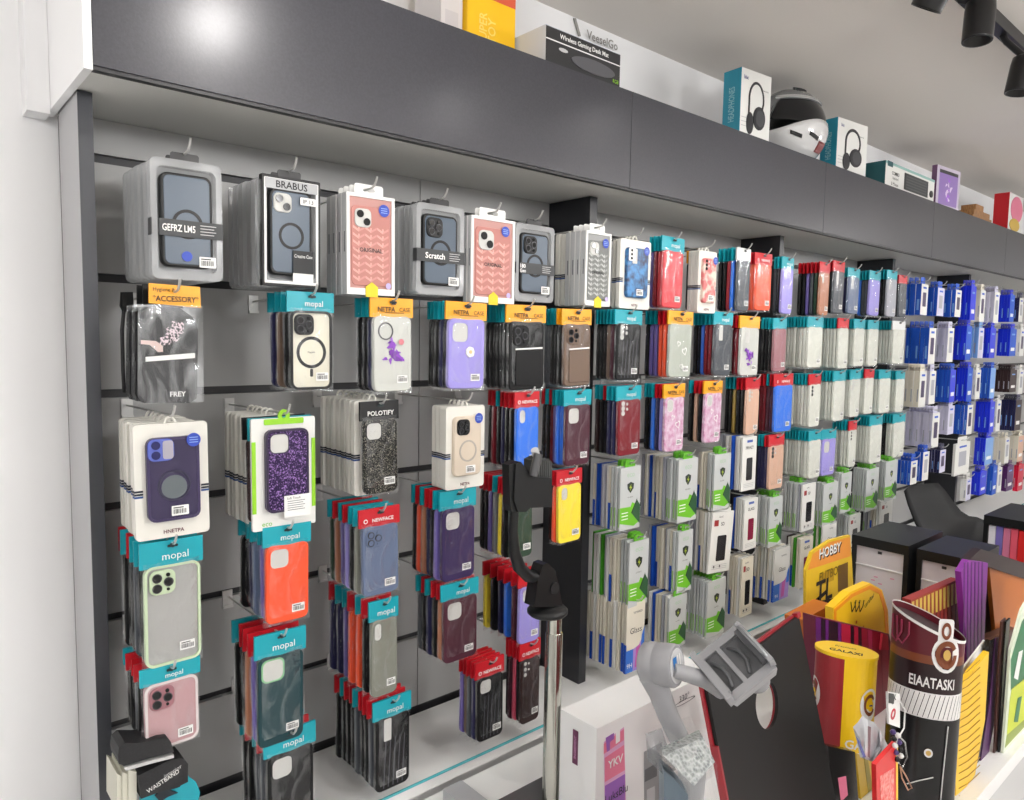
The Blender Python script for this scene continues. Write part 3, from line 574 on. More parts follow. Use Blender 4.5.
# ------------------------------------------------------------------ stacks on the wall
# id L R T B back n | kind ; front ; packs behind ; what the front pack is ; short phrase for the packs behind
# front: bag header,colour,camera,print,decor / clam band / carton / card art / eco / glass / phone title / box colour
STACKS = '''
A1 151 222 161 280 123 6|clam GEFRZ_LM5 none|m|smoky blue phone case in clear clamshell, top left corner|the top left clamshell
A2 262 320 178 287 224 6|clam BRABUS duo|m|black framed clamshell phone case with black title bar, second in top row|the black framed clamshell
A3 346.7 394.4 195 295 325.6 4|carton pink|o|pink chevron phone case carton, the left and larger of two|the left pink chevron carton
A4 416.5 464 205 295 395 5|clam Scratch trip|m|grey clamshell phone case with wide dark band, between two pink cartons|the dark-banded clamshell between pink cartons
A5 471 515 218 303 463.5 2|carton pink|o|pink chevron phone case carton, the right and smaller of two|the right pink chevron carton
A6 515.5 554 225 302 512 1|clam 180 trip|m|grey clamshell phone case just right of the second pink carton|the clamshell right of pink cartons
A8 585.5 611 232 306 554 6|carton grey|o,o,o,c,c|grey chevron phone case carton with yellow tag, below the black upright|the grey chevron carton
A9 620 650 240 309 615 3|card bluemarble|c,c,Yblk|white card with dark blue marbled phone case, top row|the blue marbled case card
A10 662 685 237 310 651 4|bag T,red,dots,mopal,-|Tred,Tdred,Tpur,Tblk|red bagged phone case with teal top in the top row|the red case under teal top
A11 698 716 251 313 688 4|card pinkmarble|c,c,Yblk|white card with pink marbled phone case, top row|the pink marbled case card
A12 737 751 248 313 716 5|bag W,dgr,none,,-|Tblu,Tred,Tblk,Tblk|dark grey bagged case with white top, top row|the white-topped dark grey case
A13 755 772 253 312 750 3|bag R,org,dots,NEWFACE,-|Rorg,Rorg|orange bagged case with red top, top row|the orange case under red top
A14 782 794 257 315.6 775 3|bag T,lil,pill,mopal,-|Tblk,Tdgr|lilac bagged case with teal top, right of the orange one|the lilac case in top row
A15 820 830 262 317 796 6|bag R,tan,pill,,-|Rdgrn,Rdgr,Rpur,Rblk,Rblk|brown bagged case with red top in top row|the brown case in top row
A16 833 845 261 315 832 2|bag R,dgr,tall,,-|Rblk|dark grey bagged case with red top right of the brown case|the grey case under red top
A17 848 860 268 315 845 2|bag T,sbl,tall,,-|Tnavy|slate bagged case with teal top, top row|the slate case in top row
A18 869 881 271 317 861 4|bag T,lil,none,,-|Tdgr,Tdgr,Tblu|pale lilac bagged case near the top row right end|the pale lilac top row case
A19 887 897 270 318 881 4|bag T,grl,dots,,-|Tblk,Tblk,Tdgrn|light grey bagged case with teal top near top row end|the light grey top row case
A20 899 907 275 318 897 2|bag R,dgr,none,,-|Rblk|grey red-topped bagged case beside the first blue box|the grey case beside blue boxes
B2 288 335 292 392 263 4|bag T,wht,tripd,mopal,frameblack|Tblk,Tbrn,Tnavy|black rimmed clear case with magnet ring in teal topped bag|the black rimmed ring case
B3 371 414 298 394 353 4|bag Y,wht,none,NETPA,flower|Tnavy,Tblk,Tblk|clear case with purple flower under yellow header, below pink carton|the purple flower case
B4 447 487 302 391 425 6|bag Y,lil,sq,NETPA,daisy|Tblk,Tnavy,Tblk,Tblk,Tblk|lilac case with white flower under yellow header|the lilac white-flower case
B5 507 546 305 392 487.6 7|bag Y,blk,trips,NETPA,slot|Tblk|black card pocket case under yellow header|the black pocket case
B6 562 592 309 388 544 6|bag Y,brn,trip,NETPA,slot|Yblk,Tblk,Tblk,Tdgr|brown card pocket case under yellow header|the brown pocket case
B7 615 643 310 382 595 6|bag T,blk,dots,mopal,lines|Tmar,Tbrn,Tblk,Tblk,Tblk|black case with pale streaks in teal topped bag, second row|the streaked black case
B8 669 693 311 379 642 6|bag Y,wht,none,NETPA,hearts|Rorg,Rorg,Tpur,Tpur,Tblk|clear case with white hearts under yellow header|the clear hearts case
B9 714 733 312 377 691 6|bag T,dgr,tall,mopal,-|Tdred,Tdred,Tblu,Tblk,Tblk|dark grey case with tall opening under teal header, second row|the dark grey second row case
B10 740 760 316 377 733 3|bag Y,wht,tall,,butter|Rdred,Rdred|clear case with purple butterflies under yellow header|the purple butterfly case
B11 773 787 318 373 760 4|bag T,mauve,none,,-|Tblk,Tblk,Tblk|mauve bagged case under teal header, second row|the mauve case
B12 808 823 317 369 786 9|bag T,clr,none,,-|Tclr|clear soft case, first clear stack of the second row|the first second-row clear case
B13 838 849 318 370 823 7|bag R,clr,none,,-|Tclr|clear soft case with red top, second clear stack of second row|the red-topped second-row clear case
B14 854 865 319 367.6 849 4|bag T,clr,none,,-|Tclr|clear soft case, third clear stack of the second row|the third second-row clear case
B15 868 879 320 367 865 4|bag T,clr,none,,-|Tclr|clear soft case, fourth clear stack of the second row|the fourth second-row clear case
B16 893 905 321 365 880 6|bag W,clr,none,,-|Tclr|clear white-topped soft case beside blue boxes in second row|the white-topped clear case
C1 134 208 423 537 110 5|card violet|c|white card with violet smoke phone case, far left of third row|the violet case card
C2 252.7 316 418 528 218 8|green|Tbkb,Kbkb,c,c,c,c,c|purple glitter phone case in green edged pack|the purple glitter case
C3 361 399 401 496 320 8|bag K,blk,sq,POLOTIFY,glitter|c,c,c,c,c,c,c|black glitter phone case under black header|the black glitter case
C4 445.7 484.5 406 488 429.7 4|card cream|c|white card with cream magnet ring case|the cream ring case card
C5 515 540 392 470 485 7|bag R,blu,pill,NEWFACE,-|Rblk,Rblk,Rnavy,Tblk,Rdred,Rblk|bright blue bagged case under red header, behind the phone stand|the bright blue case behind stand
C6 564 592 390 467 542 7|bag T,mar,sq,mopal,-|Tblu,Tblu,Tpur,Rdred,Tblk,Rblk|maroon case with square opening above the yellow case|the maroon case above yellow one
C7 617 641 386 457 592 6|bag T,dred,dots,mopal,-|Tnavy,Tnavy,Rblk,Tblk,Tbkb|dark red case with dotted camera under teal header|the dark red third-row case
C8 664 685 384 453 642 6|bag Y,wht,pill,NETPA,marble|Rlil,Rnavy,Tblu,Tblk,Tblk|pink marbled hearts case under yellow header, left of two|the left pink hearts case
C9 704 723 381 444 686 4|bag Y,wht,pill,NETPA,marble|Rblk,Rbge,Tblk|pink marbled hearts case under yellow header, right of two|the right pink hearts case
C10 746 760 378 436 723 6|bag R,bge,dots,,-|Rblk,Rblk,Tgold,Tblk,Tblk|beige case under red header in third row|the beige third-row case
C11 774 793 374 433 760 5|bag R,blu,none,NEWFACE,-|Rmar,Tmar,Rdred,Rdred|bright blue case under red header, right of the beige one|the blue case right of beige
C12 809 821 374 428 793 7|bag R,clr,dotsd,,-|Tclr|clear soft case with red top, first clear stack of third row|the first third-row clear case
C13 833 846 371 422 821 7|bag T,clr,none,,-|Tclr|clear soft case, second clear stack of third row|the second third-row clear case
C14 850 861 370 418 846 4|bag T,clr,dots,,-|Tclr|clear soft case, third clear stack of third row|the third third-row clear case
C15 865 874 369 415 861 4|bag R,clr,dots,,-|Tclr|clear soft case with red top, fourth clear stack of third row|the fourth third-row clear case
C16 879 891 370 414 874 4|bag T,clr,none,,-|Tclr|clear soft case, fifth clear stack of third row|the fifth third-row clear case
C17 896 905 371 413 891 3|bag T,clr,none,,-|Tclr|clear soft case, last of third row before white boxes|the last third-row clear case
D1 141 205 540 667 114 6|bag T,wht,trip,mopal,framegreen|Tblk,Tdgr,Rblk,Tblk,Rblk|clear case with mint green rim under teal header|the mint rimmed case
D2 264 312 525 624 232 5|bag T,org,sq,mopal,-|Tpur,Tsbl,Tnavy,Tblk|bright orange case under teal header, second column|the bright orange case
D3 360 400 508 597 325 7|bag R,sbl,trips,NEWFACE,-|Togr,Tblk,Rlil,Tpur,Rtan,Tdgrn|slate blue case under red header, third column|the slate blue case
D4 440 477 490 582 409 7|bag T,dpur,sq,mopal,-|Tpur,Rblk,Rnavy,Ttan,Rorg,Tblk|dark violet case under teal header, fourth column|the dark violet case
D5 509 533 478 560 476 7|bag R,dgrn,none,,-|Rblk,Ryel,Tgry,Rpur,Rblk,Rblk|dark green case half hidden by the phone stand|the half-hidden dark green case
D6 557 582 470 544 551 3|bag R,yel,pill,NEWFACE,-|Rorg,Tblk|yellow case under red header beside the black divider|the yellow case
E1 141 202 664 748 120 5|bag T,mauve,trip,mopal,pinkclear|Rblk,Rdgr,Rblk,Tblk|clear pink case under teal header, first column|the clear pink case
E2 256 307 632 746 230 5|bag T,grn,sqg,mopal,-|Rpur,Rtan,Rbkb,Tblk|dark green case with mint camera ring under teal header|the dark green ring case
E3 370 399 600 698 323.5 7|bag T,ogr,pill,mopal,-|Rblk,Torg,Rorg,Tpur,Tnavy,Rnavy|olive grey case under teal header, third column|the olive grey case
E4 442 479 582 662 413 6|bag T,mar,sq,mopal,-|Rtan,Rblk,Tnavy,Rblk,Tdgr|maroon case under teal header, below the dark violet one|the maroon case below dark violet
E5 519 542 572 644 478 6|bag R,lil,pill,,-|Rmar,Rblu,Rnavy,Rblk,Ryel|lilac case behind the pole of the phone stand|the lilac case behind the pole
F2 265 317 730 835 235 5|bag T,blk,sq,mopal,-|Rdgr,Tdgr,Rblk,Tblk|black case under teal header at bottom of second column|the bottom second-column black case
F3 374 412 698 790 332 9|bag T,blk,tall,mopal,lines|Rdgr,Rblk,Rblk,Tdgr,Rblk,Rblk,Tblk,Rblk|black shiny case under teal header just above the ledge|the black case above the ledge
F4 476 504 660 741 457 5|bag R,blk,sq,NEWFACE,lines|Rnavy,Rdgr,Rbrn,Rpur|black case under red header, bottom of fourth column|the red-topped bottom black case
F5 520 541 642 724 504.6 5|bag R,bkb,dots,NEWFACE,-|Rblk,Rpnk,Rmar,Rblk|dark brown case under red header left of the pole|the dark brown case by pole
Ga 620 640 467 529 592 8|eco|g,g,bcrm,bcrm,bdblu,bdblu,bcrm|green printed protector box, top left of the protector boxes|the top left protector box
Gb 678 697 459 521 641 10|eco|g,g,g,bcrm,bcrm,bcrm,bdblu,bcrm,bgrl|green printed protector box, second in the top protector row|the second top-row protector box
Gc 714 730 454 509 696 6|eco|g,g,bcrm,bcrm,bcrm|green printed protector box, third in the top protector row|the third top-row protector box
Gd 742 756 437 490 719 6|phone PRIVACY|bwht,bwht,bdblu,bgrl,bgrl|white box with black phone picture above the blue-edged stack|the black phone picture box
Ge 769 784 435 490 757 4|bag R,bge,dotsd,,-|Rnavy,Tnavy,Tnavy|beige case under red header in fourth row|the beige fourth-row case
Gf 809 821 431 479 783 9|bag T,clr,none,,-|Tclr|clear soft case, first clear stack of fourth row|the first fourth-row clear case
Gg 822 836 430 476 820 2|bag T,lil,sq,,-|Tlil|lilac case with square opening among the clear fourth-row cases|the lilac fourth-row case
Gh 849 857 421 468 836 6|bag R,clr,dotsd,,-|Tclr|clear red-topped case right of the lilac fourth-row case|the red-topped fourth-row clear case
Gi 870 882 416 464 857 6|bag T,clr,none,,-|Tclr|clear soft case near the end of fourth row|the teal-topped fourth-row clear case
Gj 893 905 414 458 885 4|bag T,clr,none,,-|Tclr,Tclr,Tblk|clear soft case, last of fourth row before the white boxes|the last fourth-row clear case
Ha 629 648 541 605 590 8|eco|g,g,bcrm,bcrm,bgreen,bwht,bwht,bgreen|green printed protector box above the Glass boxes|the protector box above Glass boxes
Hb 678 692 531 591 648 9|eco|g,bcrm,bcrm,bcrm,bcrm,bcrm,bdblu,bcrm|green printed protector box, second in the middle protector row|the second middle-row protector box
Hc 712 733 512 571 686 8|phone 5D|bwht,bwht,bcrm,bcrm,bcrm,bgrl,bgrl|white leaning box with dark phone picture, middle protector row|the leaning phone picture box
Hd 744 757 499 549 731 5|phone GLASS|bwht,bwht,bwht,bdblu|white box with red phone picture before a blue box|the red phone picture box
He 769 782 497 545 757 7|eco|g,g,g,g,g,g|green printed protector box right of the red phone picture box|the box right of red phone
Hf 802 815 484 530 783 7|phone 5D|bgrl,g,g,g,g,g|white upright box with dark phone picture, in grey row|the upright phone picture box
Hg 823 837 483 525 816 5|eco|g|grey protector box right of the upright phone picture box|the box right of upright phone
Hh 841 851 473 512 835 4|eco|g|grey protector box under the red-topped clear fourth-row case|the box under red-topped clear cases
Hi 866 878 469 510 852 6|eco|g|grey protector box under the teal-topped clear fourth-row cases|the box under teal-topped clear cases
Hj 885 897 461 500 878 5|eco|g|grey protector box nearest the blue boxes in its row|the grey box nearest blue boxes
Ia 626.5 644 603 670 586 10|glass|xcrm|cream Glass box at the left of the bottom row|the bottom left Glass box
Ib 669 686 596 647 648 6|eco|bcrm,bcrm,bcrm,bdblu,bcrm|green printed protector box right of the bottom Glass stack|the box right of Glass stack
Ic 707 725 580 635 686 7|eco|g,g,g,g,g,g|green printed protector box in the bottom row, third stack from the black divider|the third bottom-row protector box
Id 742 752 558 615 726 6|phone 5D|bwht,bcrm,bcrm,bcrm,bcrm|thin cream box with dark picture left of the blue Glass box|the thin cream dark-picture box
Ie 774 789 549 599 753 7|glass|xwht|white Glass box with blue and lilac waves, above the ledge|the blue and lilac Glass box
If 800 812 538 586 784 4|phone GLASS|bcrm,bgreen,bbkb|cream box with red phone picture left of the yellow card|the cream box beside yellow card
Ig 822 836 524 560 815 4|glass|bgreen,bgreen|white box with green stack behind the yellow card|the box behind yellow card
Ih 849 860 515 550 837 5|phone 5D|g|white box with dark picture right of the yellow card|the box right of yellow card
Ii 880 892 500 535 862 6|phone 5D|bwht,g|white box beside the chair back, bottom row|the box beside the chair
'''
FAR = '''
U top|922 926 284 315 905 3 dblu wht;937 944 288 316 926 3 dblu lav;955 961 290 317 943 3 dblu wht;971 975 286 320 961 4 kblu kblu;981 984 290 322 975 3 crm wht;995 998 292 323 984 5 lav wht;1010 1014 295 322 998 4 kblu dblu;1019 1023 298 322 1014 2 navy wht
V second|929 935 328 364 905 5 dblu wht;948 953 328 362 936 5 lav wht;966 971 326 360 954 4 kblu dblu;979 983 328 358 973 3 lbl lav;990 995 328 358 983 4 kblu kblu;1010 1016 329 356 997 5 kblu dblu;1020 1024 329 356 1017 2 wht wht
W third|920 925 371 407 905 5 crm wht;930 935 371 404 926 3 lav wht;950 955 370 402 936 5 dblu kblu;967 972 368 401 957 4 kblu dblu;976 980 370 399 973 2 wht wht;990 995 368 398 981 4 dblu lbl;1010 1016 370 392 996 6 bkb bkb;1019 1023 370 394 1017 1 wht wht
X fourth|932 939 413 447 905 8 lav wht;949 953 406 434 940 5 lav lav;967 972 405 434 954 4 dblu wht;990 994 402 432 975 5 kblu kblu;997 1000 401 431 995 1 wht wht;1015 1021 400 430 1001 6 navy bkb
Y fifth|911 916 461 484 898 4 dblu wht;923 928 452 480 917 3 dblu wht;940 945 450 472 929 4 navy lav;951 973 443 474 949 1 wht wht;985 993 438 464 974 4 kblu lbl;1005 1009 438 463 994 3 crm wht;1018 1023 436 461 1010 4 crm bge
Z bottom|967 970 479 500 961 2 wht lav;980 986 472 494 971 3 kblu kblu;993 996 466 494 987 2 dblu dblu;998 1001 468 492 997 1 wht wht;1007 1013 466 490 1002 3 pur2 pur2;1018 1023 465 490 1014 2 crim crim
'''
YF = 1.222
ORD = ['just', 'second', 'third', 'fourth', 'fifth', 'sixth', 'seventh', 'eighth', 'ninth', 'tenth', 'eleventh', 'twelfth']
HOOKM = mat('hook_steel', (206, 206, 204), .4, .6)
def hook(x, z, yf, label):
    t = root('slatwall_hook', (x, W-.001, z), label, 'display hook', 'hooks on the slatted wall')
    def brk():
        mb = MB(); mb.box(-.010, .010, -.003, .001, -.024, .012, HOOKM); mb.box(-.010, .010, -.007, -.003, -.024, -.019, HOOKM); return mb.mesh('bracket')
    O('bracket', cached('hook_bracket', brk), t)
    def prong():
        d = W-.001-yf; mb = MB(); mb.tube([(0, 0, 0), (0, -d+.0, .004), (0, -d-.010, .006), (0, -d-.018, .014), (0, -d-.022, .022)], .0021, HOOKM, 6); return mb.mesh('prong')
    O('prong', cached(('hook_prong', round(yf, 3)), prong), t)
def place(t, x, z, h, y, roll, yawj):
    """hang from the top centre"""
    R = Matrix.Rotation(yawj, 3, 'Z') @ Matrix.Rotation(roll, 3, 'Y')
    top = Vector((x, y, z+h)); t.rotation_euler = R.to_euler(); t.location = top-R @ Vector((0, 0, h))
NM = dict(bag=('bagged_phone_case', 'phone case'), clam=('clamshell_phone_case', 'phone case'), carton=('boxed_phone_case', 'phone case'), card=('carded_phone_case', 'phone case'),
          green=('glitter_phone_case', 'phone case'), eco=('screen_protector_box', 'protector box'), glass=('screen_protector_box', 'protector box'), phone=('screen_protector_box', 'protector box'))
def green_pack(t, w, h):
    mb = MB(); mb.slab(rr(0, h/2, w, h, .003), .004, .010, PAPER)
    lime = mat('lime_print', (150, 214, 40), .4)
    for sx in (-1, 1):
        mb.box(sx*w/2-.007 if sx > 0 else -w/2, w/2 if sx > 0 else -w/2+.007, .0032, .0042, h*.16, h*.80, lime)
    mb.text('eco', -w*.28, h*.05, .006, .0034, GRN, w*.2); mb.build('backing_card', t)
    mb = MB(); mb.ring(disc(0, h+.004, .011), disc(0, h+.004, .004), .003, .006, lime); mb.slab(rr(0, h-.006, w*.62, .010, .002), .0025, .004, lime); mb.build('hang_tab', t)['label'] = 'lime green hang tab'
    gl = noisy('glitter_purple', (40, 20, 66), (168, 128, 204), 480, .25, .2, 0, .58, .92, 'vorcol')
    mb = MB(); cw, ch = w*.66, h*.74; mb.slabb(w*.02, h*.53, cw, ch, .011, -.006, .004, .002, gl); o = mb.build('phone_case', t)
    mb = MB(); mb.ring(rr(w*.02, h*.53, cw+.001, ch+.001, .012, 4), rr(w*.02, h*.53, cw-.007, ch-.007, .009, 4), -.0068, .003, mat('dark_violet', (44, 30, 62), .3)); mb.build('rim', o)
    camera_part('sq', cw, ch, w*.02, h*.53+ch/2, -.0062, o, mat('dark_violet', None))
    mb = MB(); mb.slab(rr(w*.16, h*.2, w*.42, h*.2, .001), -.008, -.0072, WHT); mb.text('Soft Touch', w*.1, h*.275, .004, -.0083, BLK, w*.24)
    for q in range(5): mb.flat([(0, h*(.245-.02*q)), (w*(.28-.03*(q % 2)), h*(.245-.02*q)), (w*(.28-.03*(q % 2)), h*(.25-.02*q)), (0, h*(.25-.02*q))], -.0083, mat('print_grey_dark', (96, 98, 104), .5))
    mb.build('price_label', t)
def back_pack(tok, w, h, per):
    """one of the packs behind the front one: (name, category, words)"""
    k, c = tok[0], tok[1:]
    th = min(per*(.64 if tok[0] in 'gbx' else .9), .02)
    if k in HD and c: return 'bagged_phone_case', 'phone case', '%s %s case' % (HD[k][1]+'-topped', CNAME[c]), lambda t: bag_pack(t, w, h, k, c)
    if k == 'm': return 'clamshell_phone_case', 'phone case', 'grey clamshell case', lambda t: clam_pack(t, w, h, th, False)
    if k == 'o': return 'boxed_phone_case', 'phone case', 'white case carton', lambda t: carton_pack(t, w, h, th, False)
    if k == 'c': return 'carded_phone_case', 'phone case', 'white striped card', lambda t: card_pack(t, min(w, .098), h, min(th, .012), False)
    if k == 'g': return 'screen_protector_box', 'protector box', 'grey box', lambda t: eco_box(t, w, h, th, False)
    if k == 'x': return 'screen_protector_box', 'protector box', 'blue and %s box' % CNAME[c], lambda t: plain_box(t, w, h, th, c, 'carton', None, 'dblu')
    return 'screen_protector_box', 'protector box', '%s box' % CNAME[c], lambda t: plain_box(t, w, h, th, c)
def dims(L, R, T, B, xb, n, lo=.0118):
    m = (T+B)/2; a = PY(L, m, YF); b = PY(R, m, YF); tp = PY((L+R)/2, T, YF); bt = PY((L+R)/2, B, YF)
    d = ray(xb, m); yb = d.y*a.x/d.x
    per = max((yb-YF)/n, lo)
    if lo: per = min(per, .027)
    per = min(per, (W-.012-YF)/n)
    return (a.x+b.x)/2, bt.z, round(max(b.x-a.x, .066), 4), round(tp.z-bt.z, 4), per
TYPEBACK = dict(bag=.0, clam=0)
for line in STACKS.strip().split('\n'):
    geo, kind, backs, desc, short = line.split('|')
    g = geo.split(); sid = g[0]; L, R, T, B, xb = map(float, g[1:6]); n = int(g[6])
    boxy = kind.split(' ')[0] in ('eco', 'glass', 'phone')
    if boxy:
        d_ = dims(L, R, T, B, xb, 1, .0)[4]; n = max(n, min(12, int(round(min(d_, .135)/.0105))))
    x, z, w, h, per = dims(L, R, T, B, xb, n, .0092 if boxy else .0118)
    w = min(w, .122); kp = kind.split(' ', 1); ty = kp[0]; arg = kp[1] if len(kp) > 1 else ''
    if z < ZL+.001: h, z = (h, z)
    nm, cat = NM[ty]
    grp = 'packs on the wall, '+short
    ground = z < ZL+.02
    if ground: z = max(z, ZL+.002)
    toks = backs.split(',')
    if boxy and len(toks) > 1 and n-1 > len(toks): m_ = (len(toks)+1)//2; toks = toks[:m_]+['bcrm']*(n-1-len(toks))+toks[m_:]
    if boxy: toks = [('bcrm', 'bwht', 'bcrm', 'xcrm', 'bgrl')[(i*3+len(sid)+int(L)) % 5] if t_ == 'bcrm' else t_ for i, t_ in enumerate(toks)]
    if toks == ['xcrm'] or toks == ['xwht']: toks = [toks[0], 'bcrm', 'bwht', toks[0], 'bcrm', toks[0], toks[0], 'bcrm', 'bwht', toks[0], 'bcrm', toks[0]][:n-1]
    seq = [toks[i % len(toks)] if len(toks) < n-1 and len(set(toks)) == 1 else toks[min(i, len(toks)-1)] for i in range(n-1)]
    fr = root(nm, (x, YF, z), desc, cat)
    jr = random.uniform(-.018, .018) if ty == 'bag' else random.uniform(-.006, .006)
    jy = random.uniform(-.03, .03) if ty == 'bag' else random.uniform(-.015, .015)
    if sid == 'Hc': jr = .09
    th = per*(.64 if boxy else .9)
    if ty == 'bag':
        hd, c, cs, tx, dc = arg.split(',')
        bag_pack(fr, w, h, hd, c, True, '' if cs == 'none' else cs, tx, None if dc == '-' else dc)
    elif ty == 'clam':
        bn, st = arg.split(); clam_pack(fr, w, h, min(th, .02), True, bn.replace('_', ' '), 0, '' if st == 'none' else st)
    elif ty == 'carton':
        if arg == 'pink': carton_pack(fr, w, h, th, True, (188, 124, 116), (mat('chev_light', (222, 168, 158), .5), mat('chev_mid', (208, 148, 139), .5)))
        else: carton_pack(fr, w, h, th, True, (120, 122, 120), (mat('chev_grey', (190, 192, 190), .5), mat('chev_grey2', (158, 160, 158), .5)))
    elif ty == 'card': card_pack(fr, w, h, min(th, .012), True, arg)
    elif ty == 'green': green_pack(fr, w, h)
    elif ty == 'eco': eco_box(fr, w, h, th, True)
    elif ty == 'glass': plain_box(fr, w, h, th, 'crm' if sid == 'Ia' else 'wht', 'carton', None, 'dblu'); glass_front(fr, w, h)
    elif ty == 'phone': plain_box(fr, w, h, th, 'crm' if sid in ('Id', 'If') else 'wht'); phone_front(fr, w, h, arg, (130, 40, 66) if arg == 'GLASS' else (34, 34, 38))
    place(fr, x, z, h, YF, jr, jy)
    fr['group'] = grp
    for i, tk in enumerate(seq):
        bn, bc, words, mk = back_pack(tk, w, h, per)
        t = root(bn, (x, YF, z), '%s %s behind %s' % (words+',', ORD[i], short), bc, grp)
        mk(t); place(t, x+random.uniform(-.0025, .0025)*(2.0 if boxy else 1), z+(random.uniform(0, .004) if boxy else 0), h, YF+per*(i+1)+(.004 if ty == 'bag' and tk[0] not in HD else 0), random.uniform(-.014, .014) if tk[0] in HD else random.uniform(-.004, .004), random.uniform(-.006, .006))
    hz = z+h+(.0085 if ty in ('carton', 'clam', 'card', 'eco') else -.009 if ty == 'bag' else .004)
    if ty in ('eco', 'card'): hz -= .001
    hook(x, hz, YF, 'steel hook through %s' % short)
# the far bays: boxes in blue and white
SLV = {}
for line in FAR.strip().split('\n'):
    hd, rows = line.split('|'); rname = hd.split()[1]
    for k, r in enumerate(rows.split(';')):
        g = r.split(); L, R, T, B, xb = map(float, g[:5]); n = int(g[5]); sc, fc = g[6], g[7]
        x, z, w, h, per = dims(L, R, T, B, xb, n); w = min(max(w, .075), .20)
        z = max(z, ZL+.004)
        short = 'stack number %s from the clear cases, %s row' % (['one', 'two', 'three', 'four', 'five', 'six', 'seven', 'eight'][k], rname)
        short = '%s stack beyond the clear cases, %s row' % (['first', 'second', 'third', 'fourth', 'fifth', 'sixth', 'seventh', 'eighth'][k], rname)
        grp = 'boxes of the '+short
        for i in range(n):
            c = fc if i == 0 else sc
            lab = '%s accessory box, front of the %s' % (CNAME[fc], short) if i == 0 else '%s accessory box, %s behind front, %s' % (CNAME[sc], ORD[i-1] if i > 1 else 'next', short)
            t = root('accessory_box', (x, YF, z), lab, 'accessory box', grp)
            key = ('fb', w, h, round(per, 4), sc, fc, i == 0)
            def body():
                mb = MB(); th = per*.93
                mb.box(-w/2, w/2, 0, th, 0, h, mat('box_'+sc, COL[sc], .35)); mb.flat([(-w/2, 0), (w/2, 0), (w/2, h), (-w/2, h)], -.0003, mat('box_'+fc, COL[fc], .4))
                if i == 0 and fc in ('wht', 'lav'):
                    mb.flat(rr(0, h*.5, w*.5, h*.46, .004), -.0007, mat('box_grl', COL['grl'], .4) if k % 2 else mat('box_dpur', COL['dpur'], .4)); mb.flat(rr(0, h*.88, w*.5, h*.06, .002), -.0007, mat('box_dblu', COL['dblu'], .4))
                elif i == 0: mb.flat(rr(0, h*.25, w*.6, h*.12, .002), -.0007, WHT); mb.flat(rr(0, h*.8, w*.5, h*.06, .002), -.0007, mat('box_lbl', COL['lbl'], .4))
                if (k+i) % 2 == 0: mb.box(-w/2-.0005, -w/2+.001, th*.3, th*.7, h*.15, h*.5, mat('box_lbl' if sc in ('dblu', 'kblu', 'navy') else 'box_grl', COL['lbl' if sc in ('dblu', 'kblu', 'navy') else 'grl'], .4))
                return mb.mesh('carton')
            O('carton', cached(key+((k+i) % 2, k % 2), body), t)
            def tabm():
                mb = MB(); mb.ring(rr(0, h+.013, w*.62, .034, .006), rr(0, h+.012, w*.18, .006, .003), per*.4, per*.4+.0012, mat('box_'+sc, COL[sc], .35)); return mb.mesh('hang_tab')
            O('hang_tab', cached(('ft', w, h, round(per, 4), sc), tabm), t)
            t.location = (x+random.uniform(-.002, .002), YF+per*i, z); t.rotation_euler = (0, random.uniform(-.012, .012), random.uniform(-.02, .02))
        hook(x, z+h+.0085, YF, 'steel hook of the %s' % short)
# ------------------------------------------------------------------ armband pouches, second row far left
def prism(mb, pxs, Y, depth, mt, side=None):
    """outline given on the plane y=Y, extruded away from the viewer by depth"""
    pts = [PY(a, b, Y) for a, b in pxs]
    lo = ZI+.0008 if Y < 1.2 else 0
    return mb.slab([(p.x, max(p.z, lo)) for p in pts], Y, Y+depth, mt, side)
def rel(mb, o):
    o = Vector(o); mb.v = [tuple(Vector(v)-o) for v in mb.v]; return mb
def part(mb, name, t, label=None):
    o = rel(mb, t.location).build(name, t)
    if label: o['label'] = label
    return o
def px_text(mb, s, px, py, hpx, Y, mt, maxpx=None, bold=False, rot=0, off=.0006):
    p = PY(px, py, Y); k = (PY(px+1, py, Y)-p).x; kz = (p-PY(px, py+1, Y)).z
    mb.text(s, p.x, p.z, hpx*kz, Y-off, mt, maxpx*k if maxpx else None, bold, rot)
NYL = noisy('nylon_black', (24, 24, 26), (34, 34, 37), 300, .6)
